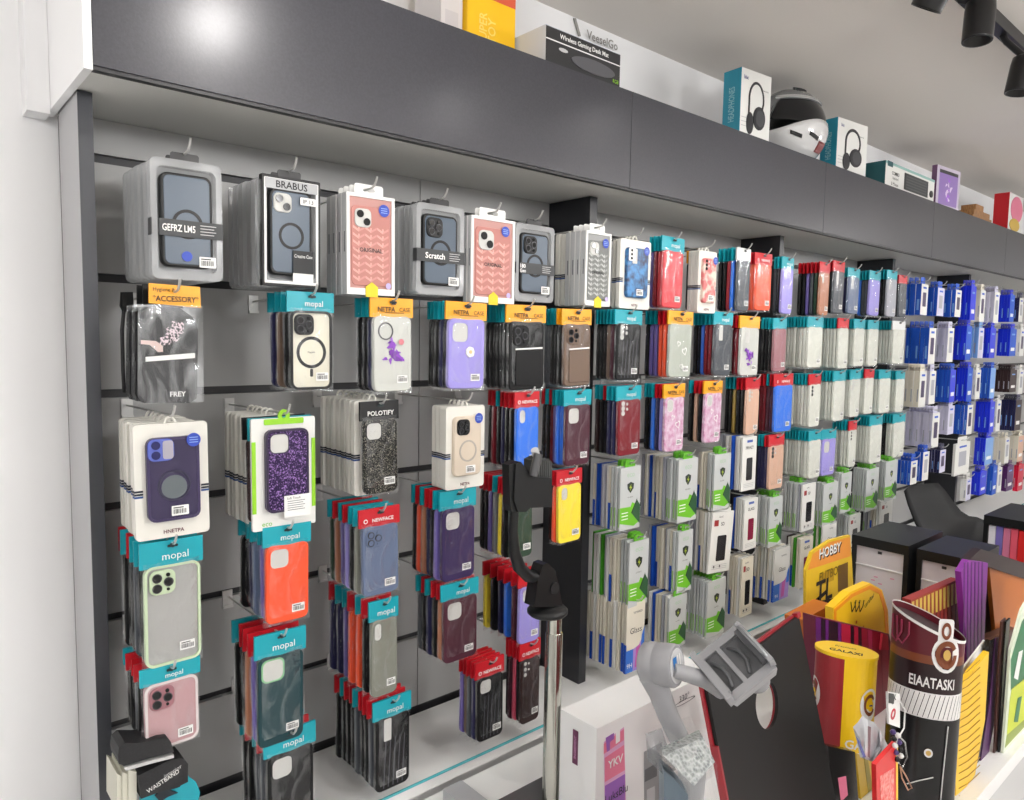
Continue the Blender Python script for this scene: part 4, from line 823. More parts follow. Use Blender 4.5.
for i in range(3):
    y = YF+.034*i
    b = PY(170, 403, YF)
    t = root('bagged_armband_pouch', (b.x, y, b.z), ['black bagged armband pouch with yellow header, second row far left', 'black armband pouch, next behind the yellow-headed front pouch', 'black armband pouch, last behind the yellow-headed front pouch'][i], 'armband pouch', 'armband pouches at far left')
    dy = y-YF
    def sh(mb):
        mb.v = [(v[0], v[1]+dy, v[2]) for v in mb.v]; return mb
    mb = MB(); prism(mb, [(140, 396), (144, 403), (190, 403), (197, 397), (198, 330), (194, 318), (180, 308), (150, 306), (141, 312)], YF+.004, .018, NYL); part(sh(mb), 'pouch_body', t)
    mb = MB(); prism(mb, [(142, 362), (196, 358), (197, 398), (190, 403), (146, 403), (141, 396)], YF-.004, .008, NYL)
    if i == 0: px_text(mb, 'FREY', 178, 394, 5, YF-.004, WHT, 18, True); prism(mb, [(146, 357), (195, 353), (195, 358), (146, 362)], YF-.0035, .003, WHT)
    part(sh(mb), 'front_pocket', t)
    mb = MB(); prism(mb, [(149, 283), (200, 287), (201, 308), (149, 303)] if i == 0 else [(149, 283), (190, 287), (190, 308), (149, 303)], YF+.008, .004, hmat('Y') if i == 0 else BLACKP)
    if i == 0: px_text(mb, 'Hygiene &', 164, 290, 5, YF+.008, BLK, 22); px_text(mb, '*ACCESSORY*', 176, 299, 6, YF+.008, BLK, 46, True)
    part(sh(mb), 'header_card', t)
    if i == 0:
        mb = MB(); prism(mb, [(160, 345), (160, 338), (166, 334), (166, 328), (172, 326), (172, 321), (184, 322), (184, 332), (178, 341), (168, 345)], YF+.0025, .001, noisy('mesh_print', (40, 38, 42), (226, 206, 214), 300, .5, lo=.45, hi=.55)); prism(mb, [(141, 340), (156, 341), (163, 346), (163, 352), (158, 352), (150, 345), (141, 344)], YF+.0025, .001, mat('skin_print', (216, 190, 184), .5)); part(sh(mb), 'printed_insert', t)
    mb = MB(); prism(mb, [(138, 404), (204, 402), (203, 306), (138, 304)], YF-.006, .001, BAG); part(sh(mb), 'plastic_bag', t)
q = PY(176, 294, YF); hook(q.x, q.z, YF, 'steel hook through the yellow-headed armband pouch')
b = PY(127, 345, YF+.1); t = root('hanging_strap', (b.x, YF+.1, b.z), 'thin black strap with plastic clip hanging far left, second row', 'strap')
mb = MB(); prism(mb, [(122, 292), (133, 292), (134, 308), (130, 312), (124, 312), (121, 306)], YF+.1, .01, BLACKP); part(mb, 'clip', t)
mb = MB(); mb.tube([PY(a, c, YF+.105) for a, c in ((124, 310), (122, 330), (123, 370), (124, 392), (128, 394), (130, 370), (130, 330), (130, 310))], .003, NYL); part(mb, 'webbing', t)
# ------------------------------------------------------------------ folded pouch at the bottom left
b = PY(155, 815, YF); t = root('folded_waist_pouch', (b.x, YF, b.z), 'black folded waist pouch with white lettering at bottom left', 'pouch')
mb = MB(); prism(mb, [(118, 757), (119, 748), (125, 743), (140, 743), (150, 741), (158, 738), (167, 737), (171, 742), (174, 752), (150, 758), (124, 766), (119, 764)], YF-.012, .05, NYL); part(mb, 'flap', t)
mb = MB(); prism(mb, [(124, 768), (150, 761), (174, 755), (174, 758), (150, 764), (126, 771)], YF-.013, .045, mat('print_grey', None)); part(mb, 'edge_piping', t, 'pale grey piping')
mb = MB(); prism(mb, [(138, 776), (170, 760), (183, 758), (188, 764), (188, 782), (180, 786), (160, 792), (141, 799)], YF-.010, .045, NYL)
px_text(mb, 'interior', 173, 771, 4, YF-.010, mat('print_grey', None), 18, False, .3); px_text(mb, 'WAISTBAND', 163, 781, 4.5, YF-.010, WHT, 34, False, .32); part(mb, 'pouch_body', t)
b = PY(128, 815, YF+.03); cl = mat('cream_edge', (206, 204, 190), .5)
for i, (x0, x1) in enumerate(((117, 122), (122.5, 128), (128.5, 137))):
    b = PY((x0+x1)/2, 812, YF); t = root('carded_phone_case', (b.x, YF+.004*(2-i), b.z), ['first', 'second', 'third'][i]+' cream card edge from the left under the waist pouch', 'phone case', 'cards under the waist pouch')
    mb = MB(); prism(mb, [(x0, 812), (x1, 815), (x1-.4, 776-2*i), (x0, 774-2*i)], YF+.004*(2-i), .07, cl); part(mb, 'card_box', t)
b = PY(172, 860, YF+.01); t = root('bagged_phone_case', (b.x, YF+.012, b.z), 'teal-topped bagged case under the waist pouch at bottom left', 'phone case')
mb = MB(); prism(mb, [(140, 812), (198, 806), (200, 792), (196, 782), (188, 776), (176, 784), (150, 790), (140, 796)], YF+.036, .004, hmat('T')); part(mb, 'header_card', t)
mb = MB(); prism(mb, [(142, 845), (196, 838), (197, 810), (142, 814)], YF+.037, .009, BLACKP); part(mb, 'phone_case', t)
mb = MB(); prism(mb, [(155, 796), (162, 788), (172, 783), (182, 779), (180, 787), (170, 790), (178, 793), (168, 797), (160, 802)], YF+.031, .003, mat('logo_dark', (18, 30, 40), .5)); part(mb, 'printed_emblem', t)
# ------------------------------------------------------------------ things on top of the fascia
def shelf_box(name, px_l, px_r, py_top, yfront, depth, zbase, label, cat, build, yaw_=0):
    """a carton standing on the fascia top: width from its px edges, height from py_top"""
    a = PY(px_l, py_top, yfront); b = PY(px_r, py_top, yfront); w = b.x-a.x; h = a.z-zbase
    t = root(name, ((a.x+b.x)/2, yfront, zbase), label, cat, None, yaw_); build(t, w, h, depth); return t
TEAL = mat('carton_teal', (40, 150, 176), .45)
def carton(t, w, h, d, front, side, prints, top=None):
    mb = MB(); mb.box(-w/2, w/2, 0, d, 0, h, front); mb.box(-w/2-.0006, -w/2+.001, .0, d, 0, h, side)
    if top: mb.box(-w/2, w/2, 0, d, h-.001, h+.0006, top)
    mb.build('carton', t); mb = MB(); prints(mb, w, h)
    if mb.f: mb.build('front_print', t)
def sidetext(t, w, h, d, s, mt, hh=.03):
    m2 = MB(); m2.text(s, 0, 0, hh, -.0006, mt, h*.5, True, PI/2); mb = MB().merge(m2, Matrix.Translation((-w/2-.0008, d/2, h*.5)) @ Matrix.Rotation(-PI/2, 4, 'Z')); mb.build('side_lettering', t)
def headphone_art(mb, w, h):
    c = mat('headphone_print', (44, 44, 48), .35); y = -.0008
    band = [(w*.02+w*.24*math.cos(a), h*.60+h*.24*math.sin(a)) for a in [PI*1.05-PI*1.1*k/14 for k in range(15)]]
    mb.tube([(p[0], y, p[1]) for p in [(-w*.22, h*.32)]+band+[(w*.2, h*.42)]], w*.028, c, 8, (1, .15))
    mb.slab(disc(-w*.18, h*.24, w*.12, 18, h*.16), y-.001, y, c); mb.slab(disc(w*.12, h*.34, w*.2, 20, h*.17), y-.002, y, c); mb.slab(disc(w*.14, h*.34, w*.14, 20, h*.12), y-.0025, y, mat('headphone_print2', (70, 70, 74), .4))
    mb.text('bix', -w*.34, h*.88, h*.06, y, mat('print_navy', (40, 50, 130), .5), w*.2, True); mb.text('HEADPHONE', w*.28, h*.76, h*.022, y, BLK, w*.3)
    for q in range(3): mb.flat([(-w*.46, h*(.3-.06*q)), (-w*.3, h*(.3-.06*q)), (-w*.3, h*(.31-.06*q)), (-w*.46, h*(.31-.06*q))], y, mat('print_grey', None))
for (l, r_, tp, lab) in ((744, 770, 66, 'teal and white headphone box, the taller left one above the fascia'), (841, 866, 116, 'teal and white headphone box right of the motorcycle helmet')):
    yf = F+.03
    t = shelf_box('headphone_box', l, r_, tp, yf, .064, ZT, lab, 'box', lambda t, w, h, d: (carton(t, w, h, d, PAPER, TEAL, headphone_art), sidetext(t, w, h, d, 'HEADPHONES', mat('print_teal_light', (150, 206, 214), .5), .022)), -.10)
    w = PY(r_, tp, yf).x-PY(l, tp, yf).x; h = PY(l, tp, yf).z-ZT
    mb = MB(); mb.ring(rr(0, h+.008, .06, .022, .006), rr(0, h+.010, .03, .007, .003), .04, .042, BLACKP); mb.build('hang_tab', t)['label'] = 'black plastic hang tab'
# white device box with black face
def dev(t, w, h, d):
    def pr(mb, w, h):
        mb.flat([(-w*.5, h*.06), (w*.5, h*.06), (w*.5, h*.98), (-w*.5, h*.98)], -.0006, mat('print_dark_grey', (44, 44, 46), .4))
        mb.text('Wireless Gaming Desk Mat', 0, h*.82, h*.16, -.0012, WHT, w*.9, True); mb.flat([(-w*.5, h*.66), (w*.5, h*.66), (w*.5, h*.69), (-w*.5, h*.69)], -.001, WHT)
        mb.slab(disc(w*.12, h*.38, w*.3, 24, h*.18), -.003, 0, mat('print_mid_grey', (92, 92, 96), .3)); mb.flat(disc(-w*.28, h*.52, w*.06, 12, h*.05), -.001, mat('print_grey', None)); mb.text('RGB', w*.44, h*.22, h*.1, -.0012, mat('lime_print', None), w*.08)
    carton(t, w, h, d, mat('carton_silver', (206, 212, 220), .4), mat('carton_silver', None), pr)
shelf_box('flat_device_box', 546, 621, 24, F+.022, .2, ZT, 'low silver box with black lettered face on the fascia', 'box', dev, .0)
# yellow box and pale box
def yb(t, w, h, d):
    Yl = mat('carton_yellow', (250, 196, 20), .45)
    def pr(mb, w, h): mb.flat([(-w/2, h*.78), (w/2, h*.78), (w/2, h), (-w/2, h)], -.0006, mat('carton_red', (222, 92, 62), .5)); mb.text('SUPER', -w*.18, h*.42, h*.12, -.001, mat('yellow_pale', (255, 222, 110), .5), w*.5, True, PI/2); mb.text('TOY', 0, h*.42, h*.12, -.001, mat('yellow_pale', None), w*.4, True, PI/2)
    carton(t, w, h, d, Yl, Yl, pr)
shelf_box('yellow_carton', 467.5, 516, -30, F+.12, .1, ZT, 'bright yellow carton with red top edge, cut by photo top', 'box', yb)
shelf_box('pale_carton', 441, 463, -40, F+.13, .1, ZT, 'pale grey carton left of the yellow carton', 'box', lambda t, w, h, d: carton(t, w, h, d, mat('carton_pale', (214, 208, 206), .5), mat('carton_pale', None), lambda mb, w, h: mb.flat([(-w*.3, h*.2), (w*.3, h*.2), (w*.3, h*.5), (-w*.3, h*.5)], -.0006, mat('carton_pale2', (202, 196, 196), .5))))
# keyboard box
def kb(t, w, h, d):
    def pr(mb, w, h):
        mb.flat([(-w/2, h*.9), (w/2, h*.9), (w/2, h), (-w/2, h)], -.0006, mat('teal_soft', (150, 190, 184), .5)); mb.flat(rr(-w*.42, h*.92, w*.1, h*.2, .002), -.001, mat('print_deep_teal', (30, 84, 90), .5))
        mb.text('COMBO', -w*.31, h*.62, h*.14, -.001, BLK, w*.26, True); mb.text('Keyboard', -w*.31, h*.42, h*.13, -.001, BLK, w*.28); mb.text('& Mouse', -w*.32, h*.22, h*.13, -.001, BLK, w*.25)
        mb.flat([(-w*.14, h*.16), (w*.36, h*.16), (w*.36, h*.82), (-w*.14, h*.82)], -.0008, mat('screen_dark', (40, 44, 46), .3))
        for q in range(5): mb.flat([(-w*.1, h*(.24+.11*q)), (w*.32, h*(.24+.11*q)), (w*.32, h*(.29+.11*q)), (-w*.1, h*(.29+.11*q))], -.0012, mat('key_grey', (86, 90, 92), .4))
        mb.slab(disc(w*.43, h*.36, w*.035, 14, h*.14), -.004, -.0006, mat('mouse_dark', (40, 40, 42), .3))
    carton(t, w, h, d, PAPER, mat('carton_dteal', (34, 92, 98), .45), pr)
shelf_box('keyboard_box', 886, 936, 160, F+.022, .085, ZT, 'white keyboard and mouse box with teal side', 'box', kb)
# purple phone box, wooden box, red box
def pb(t, w, h, d):
    def pr(mb, w, h):
        mb.flat(rr(0, h*.5, w*.8, h*.8, .004), -.0006, mat('violet_pic', (150, 120, 190), .4)); petals(mb, 0, h*.45, h*.25, -.001, [mat('violet_a', None), mat('violet_b', None), mat('pic_pale', (226, 206, 236), .4)], 10, 3); mb.flat([(-w*.4, h*.84), (w*.4, h*.84), (w*.4, h*.92), (-w*.4, h*.92)], -.001, mat('print_dark_grey', None))
    carton(t, w, h, d, mat('carton_lilac', (206, 196, 214), .4), mat('violet_side', (120, 84, 120), .4), pr)
shelf_box('violet_phone_box', 940, 959, 164, F+.03, .022, ZT, 'violet phone picture box leaning on the fascia top', 'box', pb, -.08)
WOOD = noisy('wood', (176, 130, 80), (140, 96, 56), 30, .5, stretch=(8, 8, 1.5))
def wb(t, w, h, d):
    mb = MB(); mb.box(-w/2, w/2, 0, d, 0, h*.3, WOOD); mb.box(-w*.35, w/2, .01, d, h*.3, h*.65, WOOD); mb.box(-w*.2, w*.2, .015, d*.9, h*.65, h, WOOD); mb.build('body', t)
    mb = MB(); mb.tube([(w*.35, d*.5, h*.65), (w*.35, d*.5, h*1.1)], .006, WOOD); mb.build('peg', t)
shelf_box('wooden_stand', 974, 993, 201, F+.03, .09, ZT, 'small stepped wooden stand left of the red box', 'stand', wb)
def rb(t, w, h, d):
    RD = mat('carton_bright_red', (206, 26, 38), .45)
    def pr(mb, w, h): mb.slab(disc(w*.05, h*.62, w*.42, 22, h*.34), -.002, 0, mat('pink_print', (226, 120, 150), .4)); mb.slab(disc(-w*.05, h*.2, w*.35, 18, h*.17), -.003, 0, mat('gold_print', (206, 170, 60), .4))
    carton(t, w, h, d, PAPER, RD, pr)
shelf_box('red_carton', 1010, 1024, 192, F+.022, .07, ZT, 'red box with pink printed face at right photo edge', 'box', rb)
# motorcycle helmet
q = PY(793, 125, F+.10); hx = q.x
t = root('motorcycle_helmet', (hx, F+.115, ZT), 'white flip-up motorcycle helmet between two headphone boxes', 'helmet', None, -.1)
HW = mat('helmet_white', (216, 216, 216), .12, 0, .5, 0, .8); HG = mat('helmet_grey', (130, 132, 134), .2, 0, .5, 0, .5); VIS = mat('visor', (26, 27, 30), .06)
hs = 1.06*(q.z+.10-ZT)/.24
def hs_pt(a, e, r): return (r*math.cos(e)*math.cos(a), .92*r*math.cos(e)*math.sin(a), 0)
def shell_patch(mb, a0, a1, e0f, e1f, r, mt, na=22, ne=10, thick=.006):
    v = []; cz = .115*hs
    for s_ in (0, 1):
        rr_ = r-thick*s_
        for i in range(na+1):
            a = a0+(a1-a0)*i/na; e0 = e0f(a); e1 = e1f(a)
            for j in range(ne+1):
                e = e0+(e1-e0)*j/ne; k = rr_*hs
                v.append((1.12*k*math.cos(e)*math.cos(a), .9*k*math.cos(e)*math.sin(a), cz+1.02*k*math.sin(e)))
    n1 = (na+1)*(ne+1); f = [(i*(ne+1)+j, (i+1)*(ne+1)+j, (i+1)*(ne+1)+j+1, i*(ne+1)+j+1) for i in range(na) for j in range(ne)]
    f += [tuple(n1+k for k in reversed(q_)) for q_ in f[:]]
    edge = [(i*(ne+1), (i+1)*(ne+1)) for i in range(na)]+[(i*(ne+1)+ne, (i+1)*(ne+1)+ne) for i in range(na)]+[(j, j+1) for j in range(ne)]+[(na*(ne+1)+j, na*(ne+1)+j+1) for j in range(ne)]
    f += [(a, b, b+n1, a+n1) for a, b in edge]
    return mb.add(v, f, mt, True)
D = math.radians
# the face looks towards +x and the viewer
fa = D(-82)
dev_ = lambda a: abs((a-fa+PI) % (2*PI)-PI)
mb = MB(); shell_patch(mb, fa-PI, fa+PI, lambda a: D(36) if dev_(a) < D(75) else D(36)-D(70)*min(1, (dev_(a)-D(75))/D(25)), lambda a: D(89.5), .125, HG, 48, 8); mb.build('crown_shell', t)
mb = MB(); shell_patch(mb, fa-D(88), fa+D(88), lambda a: D(-6)+D(10)*(dev_(a)/D(88)), lambda a: D(38), .122, VIS, 24, 8); mb.build('visor', t)['label'] = 'dark helmet visor'
mb = MB(); shell_patch(mb, fa-PI, fa+PI, lambda a: D(-66), lambda a: D(-4)+D(9)*math.cos(2*dev_(a)) if dev_(a) < D(95) else D(-4)+D(9)*math.cos(D(190))+D(6)*min(1, (dev_(a)-D(95))/D(20)), .128, HW, 48, 10); mb.build('chin_guard', t)
mb = MB(); shell_patch(mb, fa-D(84), fa+D(84), lambda a: D(37), lambda a: D(41), .129, HW, 24, 3); mb.build('visor_rim', t)
for k, (a, e) in enumerate(((D(-128), D(-22)), (D(-98), D(-20)))):
    mb = MB(); shell_patch(mb, a-D(9), a+D(9), lambda q_: D(-22)-(q_-a)*.3, lambda q_: D(-17)-(q_-a)*.3, .131, BLACKP, 8, 2); mb.build('vent', t)
mb = MB(); shell_patch(mb, D(-84), D(-62), lambda a: D(-40), lambda a: D(-24), .132, mat('vent_red', (120, 50, 50), .3), 8, 3); mb.build('chin_vent', t)['label'] = 'dark red chin vent'
mb = MB(); mb.lathe([(.05*hs, 0), (.062*hs, .004), (.07*hs, .016*hs+.004)], BLACKP); mb.build('neck_roll', t)
mb = MB(); shell_patch(mb, fa-D(40), fa+D(20), lambda a: D(66), lambda a: D(80), .131, BLACKP, 8, 3); mb.build('top_vent', t)
# lettering on the white wall above the silver box
mb = MB(); px_text(mb, 'VeeselGo', 601, 41, 9, W+.028, mat('wall_letter', (150, 148, 144), .5), 40, True, 0, .006); prism(mb, [(574, 18), (576, 18), (581, 36), (579, 36)], W+.024, .004, mat('wall_letter', None))
struct(mb, 'trim_9', 'small grey lettering on the white wall above the silver box')
# ------------------------------------------------------------------ things on the island counter
def mesh_at(mb, name, t, label=None): return part(mb, name, t, label)
# phone stand
BP = PZ(550, 824, ZI); Y0 = BP.y
t = root('phone_stand', (BP.x, BP.y, ZI), 'tall chrome pole stand with black phone clamp on the counter', 'phone stand')
def pz(px, py): return PY(px, py, Y0)
k1 = (pz(541, 600)-pz(540, 600)).x
cx_ = BP.x
mb = MB(); mb.box(cx_-.105, cx_+.105, Y0-.004, Y0+.115, ZI+.0004, ZI+.012, mat('stand_base', (128, 128, 130), .25, .5)); part(mb, 'base_plate', t)
zt_ = pz(548, 612).z; zj = pz(549, 634).z
CH = mat('pole_chrome', (190, 190, 182), .16, 1)
mb = MB(); mb.lathe([(.0175, ZI+.01), (.0175, zj-.003), (.0165, zj)], CH, (cx_, Y0, 0)); mb.lathe([(.015, zj), (.015, zt_)], CH, (cx_, Y0, 0)); part(mb, 'pole', t)
c = pz(547.5, 608); mb = MB(); mb.lathe([(.036, zt_-.004), (.0405, zt_), (.0405, zt_+.006), (.036, zt_+.010), (.02, zt_+.014)], BLACKP, (c.x, Y0, 0), None, 32); part(mb, 'collar_disc', t)
mb = MB(); prism(mb, [(534, 607), (563, 607), (558, 582), (555, 571), (548, 563), (543, 565), (538, 580)], Y0-.014, .028, BLACKP)
q = pz(549, 586); mb.lathe([(.0115, -.018), (.0115, .018)], mat('pivot', (36, 37, 39), .3), (q.x, Y0, q.z), Matrix.Rotation(PI/2, 3, 'X')); part(mb, 'knuckle', t)
mb = MB(); mb.tube([pz(552, 572)+Vector((0, 0, 0)), pz(540, 577), pz(528, 576), pz(519, 567), pz(514.5, 552), pz(513, 530), pz(515, 505), pz(518, 480)], [.010, .012, .0125, .012, .010, .0085, .008, .008], BLACKP, 10, (1.0, 1.2)); part(mb, 'curved_arm', t)
mb = MB(); prism(mb, [(516, 464), (521, 462), (533, 477), (552, 478), (552, 507), (530, 508), (526, 512), (518, 512), (514, 500)], Y0-.02, .03, BLACKP); part(mb, 'clamp_body', t)
mb = MB(); prism(mb, [(531, 460), (537, 457), (549, 459), (552, 462), (552, 478), (531, 478)], Y0-.012, .02, mat('rubber', (52, 54, 54), .6))
for i in range(9):
    a = 533+i*2.0; prism(mb, [(a, 477), (a+.7, 477), (a+.7, 461), (a, 461)], Y0-.0135, .002, mat('rubber_light', (80, 82, 80), .5))
part(mb, 'ribbed_pad', t)
mb = MB(); a, b = pz(524, 474), pz(529, 452); mb.tube([a+Vector((0, -.026, 0)), b+Vector((0, -.026, 0))], .0085, mat('knob_grey', (74, 74, 76), .35), 14); part(mb, 'screw_knob', t)
mb = MB(); mb.tube([pz(531, 449)+Vector((0, -.01, 0)), pz(535, 458)+Vector((0, -.006, 0))], .0075, mat('knob_white', (206, 206, 206), .35), 12); part(mb, 'knob_tip', t, 'white knob end')
mb = MB(); prism(mb, [(509, 465), (518, 462), (520, 512), (512, 512), (510, 505)], Y0-.016, .02, BLACKP); part(mb, 'clamp_jaw', t)
# dark upright panel behind the white box and a grey box corner
b = PY(561, 812, Y0+.05)
t = root('dark_folder', (b.x, b.y, ZI), 'narrow black folder edge between pole and white box', 'folder'); mb = MB(); mb.slab([(b.x-.012, ZI), (b.x+.012, ZI), (b.x+.012, PY(563, 752, b.y).z), (b.x+.004, PY(558, 745, b.y).z), (b.x-.012, PY(558, 745, b.y).z)], b.y, b.y+.03, BLACKP); part(mb, 'cover', t)
b = PZ(443, 789, ZI+.03)+Vector((-.0, -.0, 0)); t = root('small_grey_box', (b.x+.06, b.y-.06, ZI), 'small grey box cut by the bottom edge left of the pole', 'box'); mb = MB(); mb.box(b.x, b.x+.05, b.y-.15, b.y, ZI+.0005, ZI+.03, mat('box_silver', (186, 188, 192), .35)); mb.box(b.x, b.x+.05, b.y-.1502, b.y-.15, ZI+.004, ZI+.026, mat('box_dgrey', (120, 122, 126), .4)); part(mb, 'carton', t)
# white gimbal box
zt_ = EYE-.735; A = PZ(597, 729, zt_); B = PZ(559, 703, zt_); B.y = .986; xr = A.x+.40
t = root('white_product_box', ((A.x+xr)/2, (A.y+B.y)/2, ZI), 'large white product box with pink picture behind the gimbal', 'box', None)
WB = mat('carton_bright', (238, 238, 238), .35)
mb = MB(); mb.slab([(A.x, ZI+.0006), (xr, ZI+.0006), (xr, zt_), (A.x, zt_)], A.y, B.y, WB); part(mb, 'carton', t)
def wq(px, py): return PY(px, py, A.y)
mb = MB(); off = .0006
def patch(mb, pts, mt, o=.0006): prism(mb, pts, A.y-o, o*.5, mt)
PK = mat('pink_print', (214, 84, 160), .45); PU = mat('purple_print', (150, 92, 180), .45)
patch(mb, [(604, 742), (624, 727), (626, 800), (626, 830), (605, 830)], mat('pale_pink', (222, 168, 206), .45)); patch(mb, [(604, 744), (624, 729), (624, 740), (604, 754)], PK, .001); patch(mb, [(605, 758), (624, 745), (625, 770), (605, 782)], PK, .001); patch(mb, [(605, 786), (625, 774), (625, 800), (605, 812)], PU, .001)
patch(mb, [(607, 752), (610, 750), (610, 742), (614, 739), (614, 733), (606, 738)], PU, .0014); patch(mb, [(616, 744), (620, 741), (620, 730), (616, 733)], WHT, .0014)
a_ = math.atan2((wq(624, 760)-wq(604, 774)).z, (wq(624, 760)-wq(604, 774)).x)
px_text(mb, 'YKV', 615, 761, 8, A.y, WHT, 18, True, 0, .0016); px_text(mb, 'LuksBlu', 616, 793, 8, A.y, BLK, 22, False, 0, .0016)
px_text(mb, '330°', 684, 697, 6.5, A.y, mat('print_grey_dark', None), 13)
c0 = wq(684, 700); ks = (wq(685, 700)-c0).x; mb.ring([(c0.x+11*ks*math.cos(a), c0.z-.004+.0045*math.sin(a)) for a in [2*PI*i/24 for i in range(24)]], [(c0.x+10*ks*math.cos(a), c0.z-.004+.0036*math.sin(a)) for a in [2*PI*i/24 for i in range(24)]], A.y-.0006, A.y, mat('print_grey_dark', None))
patch(mb, [(644, 752), (662, 742), (662, 830), (644, 830)], mat('pic_grey', (150, 152, 154), .4)); patch(mb, [(645, 770), (657, 763), (657, 776), (645, 782)], mat('pic_dark', (84, 86, 90), .4), .001); patch(mb, [(647, 790), (655, 786), (655, 820), (647, 820)], mat('pic_light', (190, 192, 194), .4), .001)
part(mb, 'front_print', t)
m2 = MB(); m2.flat(rr(0, 0, .015, .07, .001), 0, mat('tag_plum', (104, 50, 84), .5)); m2.text('INGREDIENT', 0, 0, .006, -.0006, mat('tag_pink', (200, 140, 180), .5), .06, True, PI/2)
q = PY(574.5, 750, (A.y+B.y)/2); M = Matrix.Translation((A.x-.0008, (A.y+B.y)/2+.006, PY(574.5, 750, (A.y*1+B.y)/2).z)) @ Matrix.Rotation(-PI/2, 4, 'Z'); part(MB().merge(m2, M), 'side_strip', t, 'narrow plum coloured side strip')
# leaning black panel with red back
A = PY(702, 684, .62); B = PZ(796, 614, A.z); e1 = (B-A); wd_ = e1.length; e1 = e1/wd_
d = ray(724, 800); tt = (A-EY).dot(e1)/d.dot(e1); D_ = EY+d*tt; e2 = (D_-A).normalized(); nn = e1.cross(e2).normalized()
if nn.y > 0: nn = -nn
Hh = (A.z-ZI)/(-e2.z)-.012
t = root('leaning_tablet_case', tuple(A+e1*wd_/2+e2*Hh), 'big black panel case with red edge and round hole, leaning behind the gimbal', 'tablet case')
def loc(u, v, n): return A+e1*u+e2*v+nn*n
d = ray(764, 704); th_ = (A-EY).dot(nn)/d.dot(nn); hp = EY+d*th_; hu, hv = (hp-A).dot(e1), (hp-A).dot(e2)
def holed(mb, u0, u1, v0, v1, n0, n1, r, mt):
    angs = sorted([2*PI*i/40 for i in range(40)]+[math.atan2(v-hv, u-hu) % (2*PI) for u in (u0, u1) for v in (v0, v1)]); O_, I_ = [], []
    for a in angs:
        c_, s_ = math.cos(a), math.sin(a); ts = []
        if abs(c_) > 1e-6: ts.append(((u1 if c_ > 0 else u0)-hu)/c_)
        if abs(s_) > 1e-6: ts.append(((v1 if s_ > 0 else v0)-hv)/s_)
        m_ = min(x for x in ts if x > 0); O_.append((hu+c_*m_, hv+s_*m_)); I_.append((hu+r*c_*1.5, hv+r*s_*1.3))
    n = len(angs); v = [loc(*p, n0) for p in O_]+[loc(*p, n0) for p in I_]+[loc(*p, n1) for p in O_]+[loc(*p, n1) for p in I_]; f = []
    for i in range(n):
        j = (i+1) % n; f += [(i, n+i, n+j, j), (2*n+i, 2*n+j, 3*n+j, 3*n+i), (i, j, 2*n+j, 2*n+i), (n+i, 3*n+i, 3*n+j, n+j)]
    mb.add(v, f, mt)
REDC = mat('case_red', (150, 34, 44), .3)
mb = MB(); holed(mb, .003, wd_-.003, .003, Hh, .0, .006, .030, mat('panel_black', (22, 21, 21), .5, 0, .3)); part(mb, 'front_panel', t)
mb = MB(); holed(mb, -.0015, wd_+.0015, -.0015, Hh, -.006, -.0005, .033, REDC); part(mb, 'back_shell', t, 'red back shell')
for (u0, u1, v0, v1, pn) in ((-.0028, .002, Hh*.20, Hh*.42, 'side_button'), (wd_-.012, wd_+.004, -.004, .006, 'corner_clip')):
    mb = MB()
    vs = [loc(u, v, n) for n in (-.003, .0075) for v in (v0, v1) for u in (u0, u1)]; mb.add(vs, [(0, 2, 3, 1), (4, 5, 7, 6), (0, 1, 5, 4), (2, 6, 7, 3), (0, 4, 6, 2), (1, 3, 7, 5)], REDC); part(mb, pn, t, 'red '+pn.replace('_', ' '))

# gimbal
Zg = .93; s_ = Zg/728.65
def gv(x, y, z): return RT*(x*s_)+UP*(y*s_)+FW*(z*s_)
hb = PD(688, 748, Zg+.01)
t = root('phone_gimbal', (hb.x, hb.y, ZI), 'grey folding phone gimbal standing before the white box', 'gimbal')
ax = (RT*.80-FW*.55+UP*.1).normalized()
def axisM(a):
    z = a.normalized(); x = Vector((0, 0, 1)).cross(z).normalized(); y = z.cross(x); return Matrix((x, y, z)).transposed()
mc = PD(660, 664, Zg); R_ = 21*s_
mb = MB(); mb.lathe([(R_*.9, -R_*.8), (R_, -R_*.7), (R_, -R_*.1), (R_*.97, -R_*.08), (R_, -R_*.04), (R_, R_*.72), (R_*.92, R_*.85)], GREYP, mc, axisM(ax), 32); part(mb, 'tilt_motor', t)
fc = mc+ax*R_*.86; mb = MB(); mb.lathe([(R_*.8, 0), (R_*.78, .0008)], mat('motor_face', (196, 196, 198), .35), fc, axisM(ax), 28)
xm = axisM(ax)
def fp(u, v): return fc+ax*.0014+xm @ Vector((u*R_, v*R_, 0))
for (u0, u1, mt) in ((-.1, .5, mat('label_blue', (50, 120, 190), .4)), (.1, .2, WHT), (.35, .45, WHT)):
    mb.add([fp(-.5 if mt is not WHT else u0-.1, u0 if mt is not WHT else -.5), fp(-.1 if mt is not WHT else u1-.1, u0 if mt is not WHT else -.5), fp(-.1 if mt is not WHT else u1-.1, u1 if mt is not WHT else .5), fp(-.5 if mt is not WHT else u0-.1, u1 if mt is not WHT else .5)], [(0, 1, 2, 3)], mt)
part(mb, 'motor_badge', t)
mb = MB(); mb.tube([PD(652, 676, Zg), PD(660, 694, Zg), PD(668, 715, Zg), PD(679, 738, Zg+.005), PD(688, 752, Zg+.01)], [15*s_, 12.5*s_, 12*s_, 12*s_, 13*s_], GREYP, 14, (.75, 1)); part(mb, 'lower_arm', t)
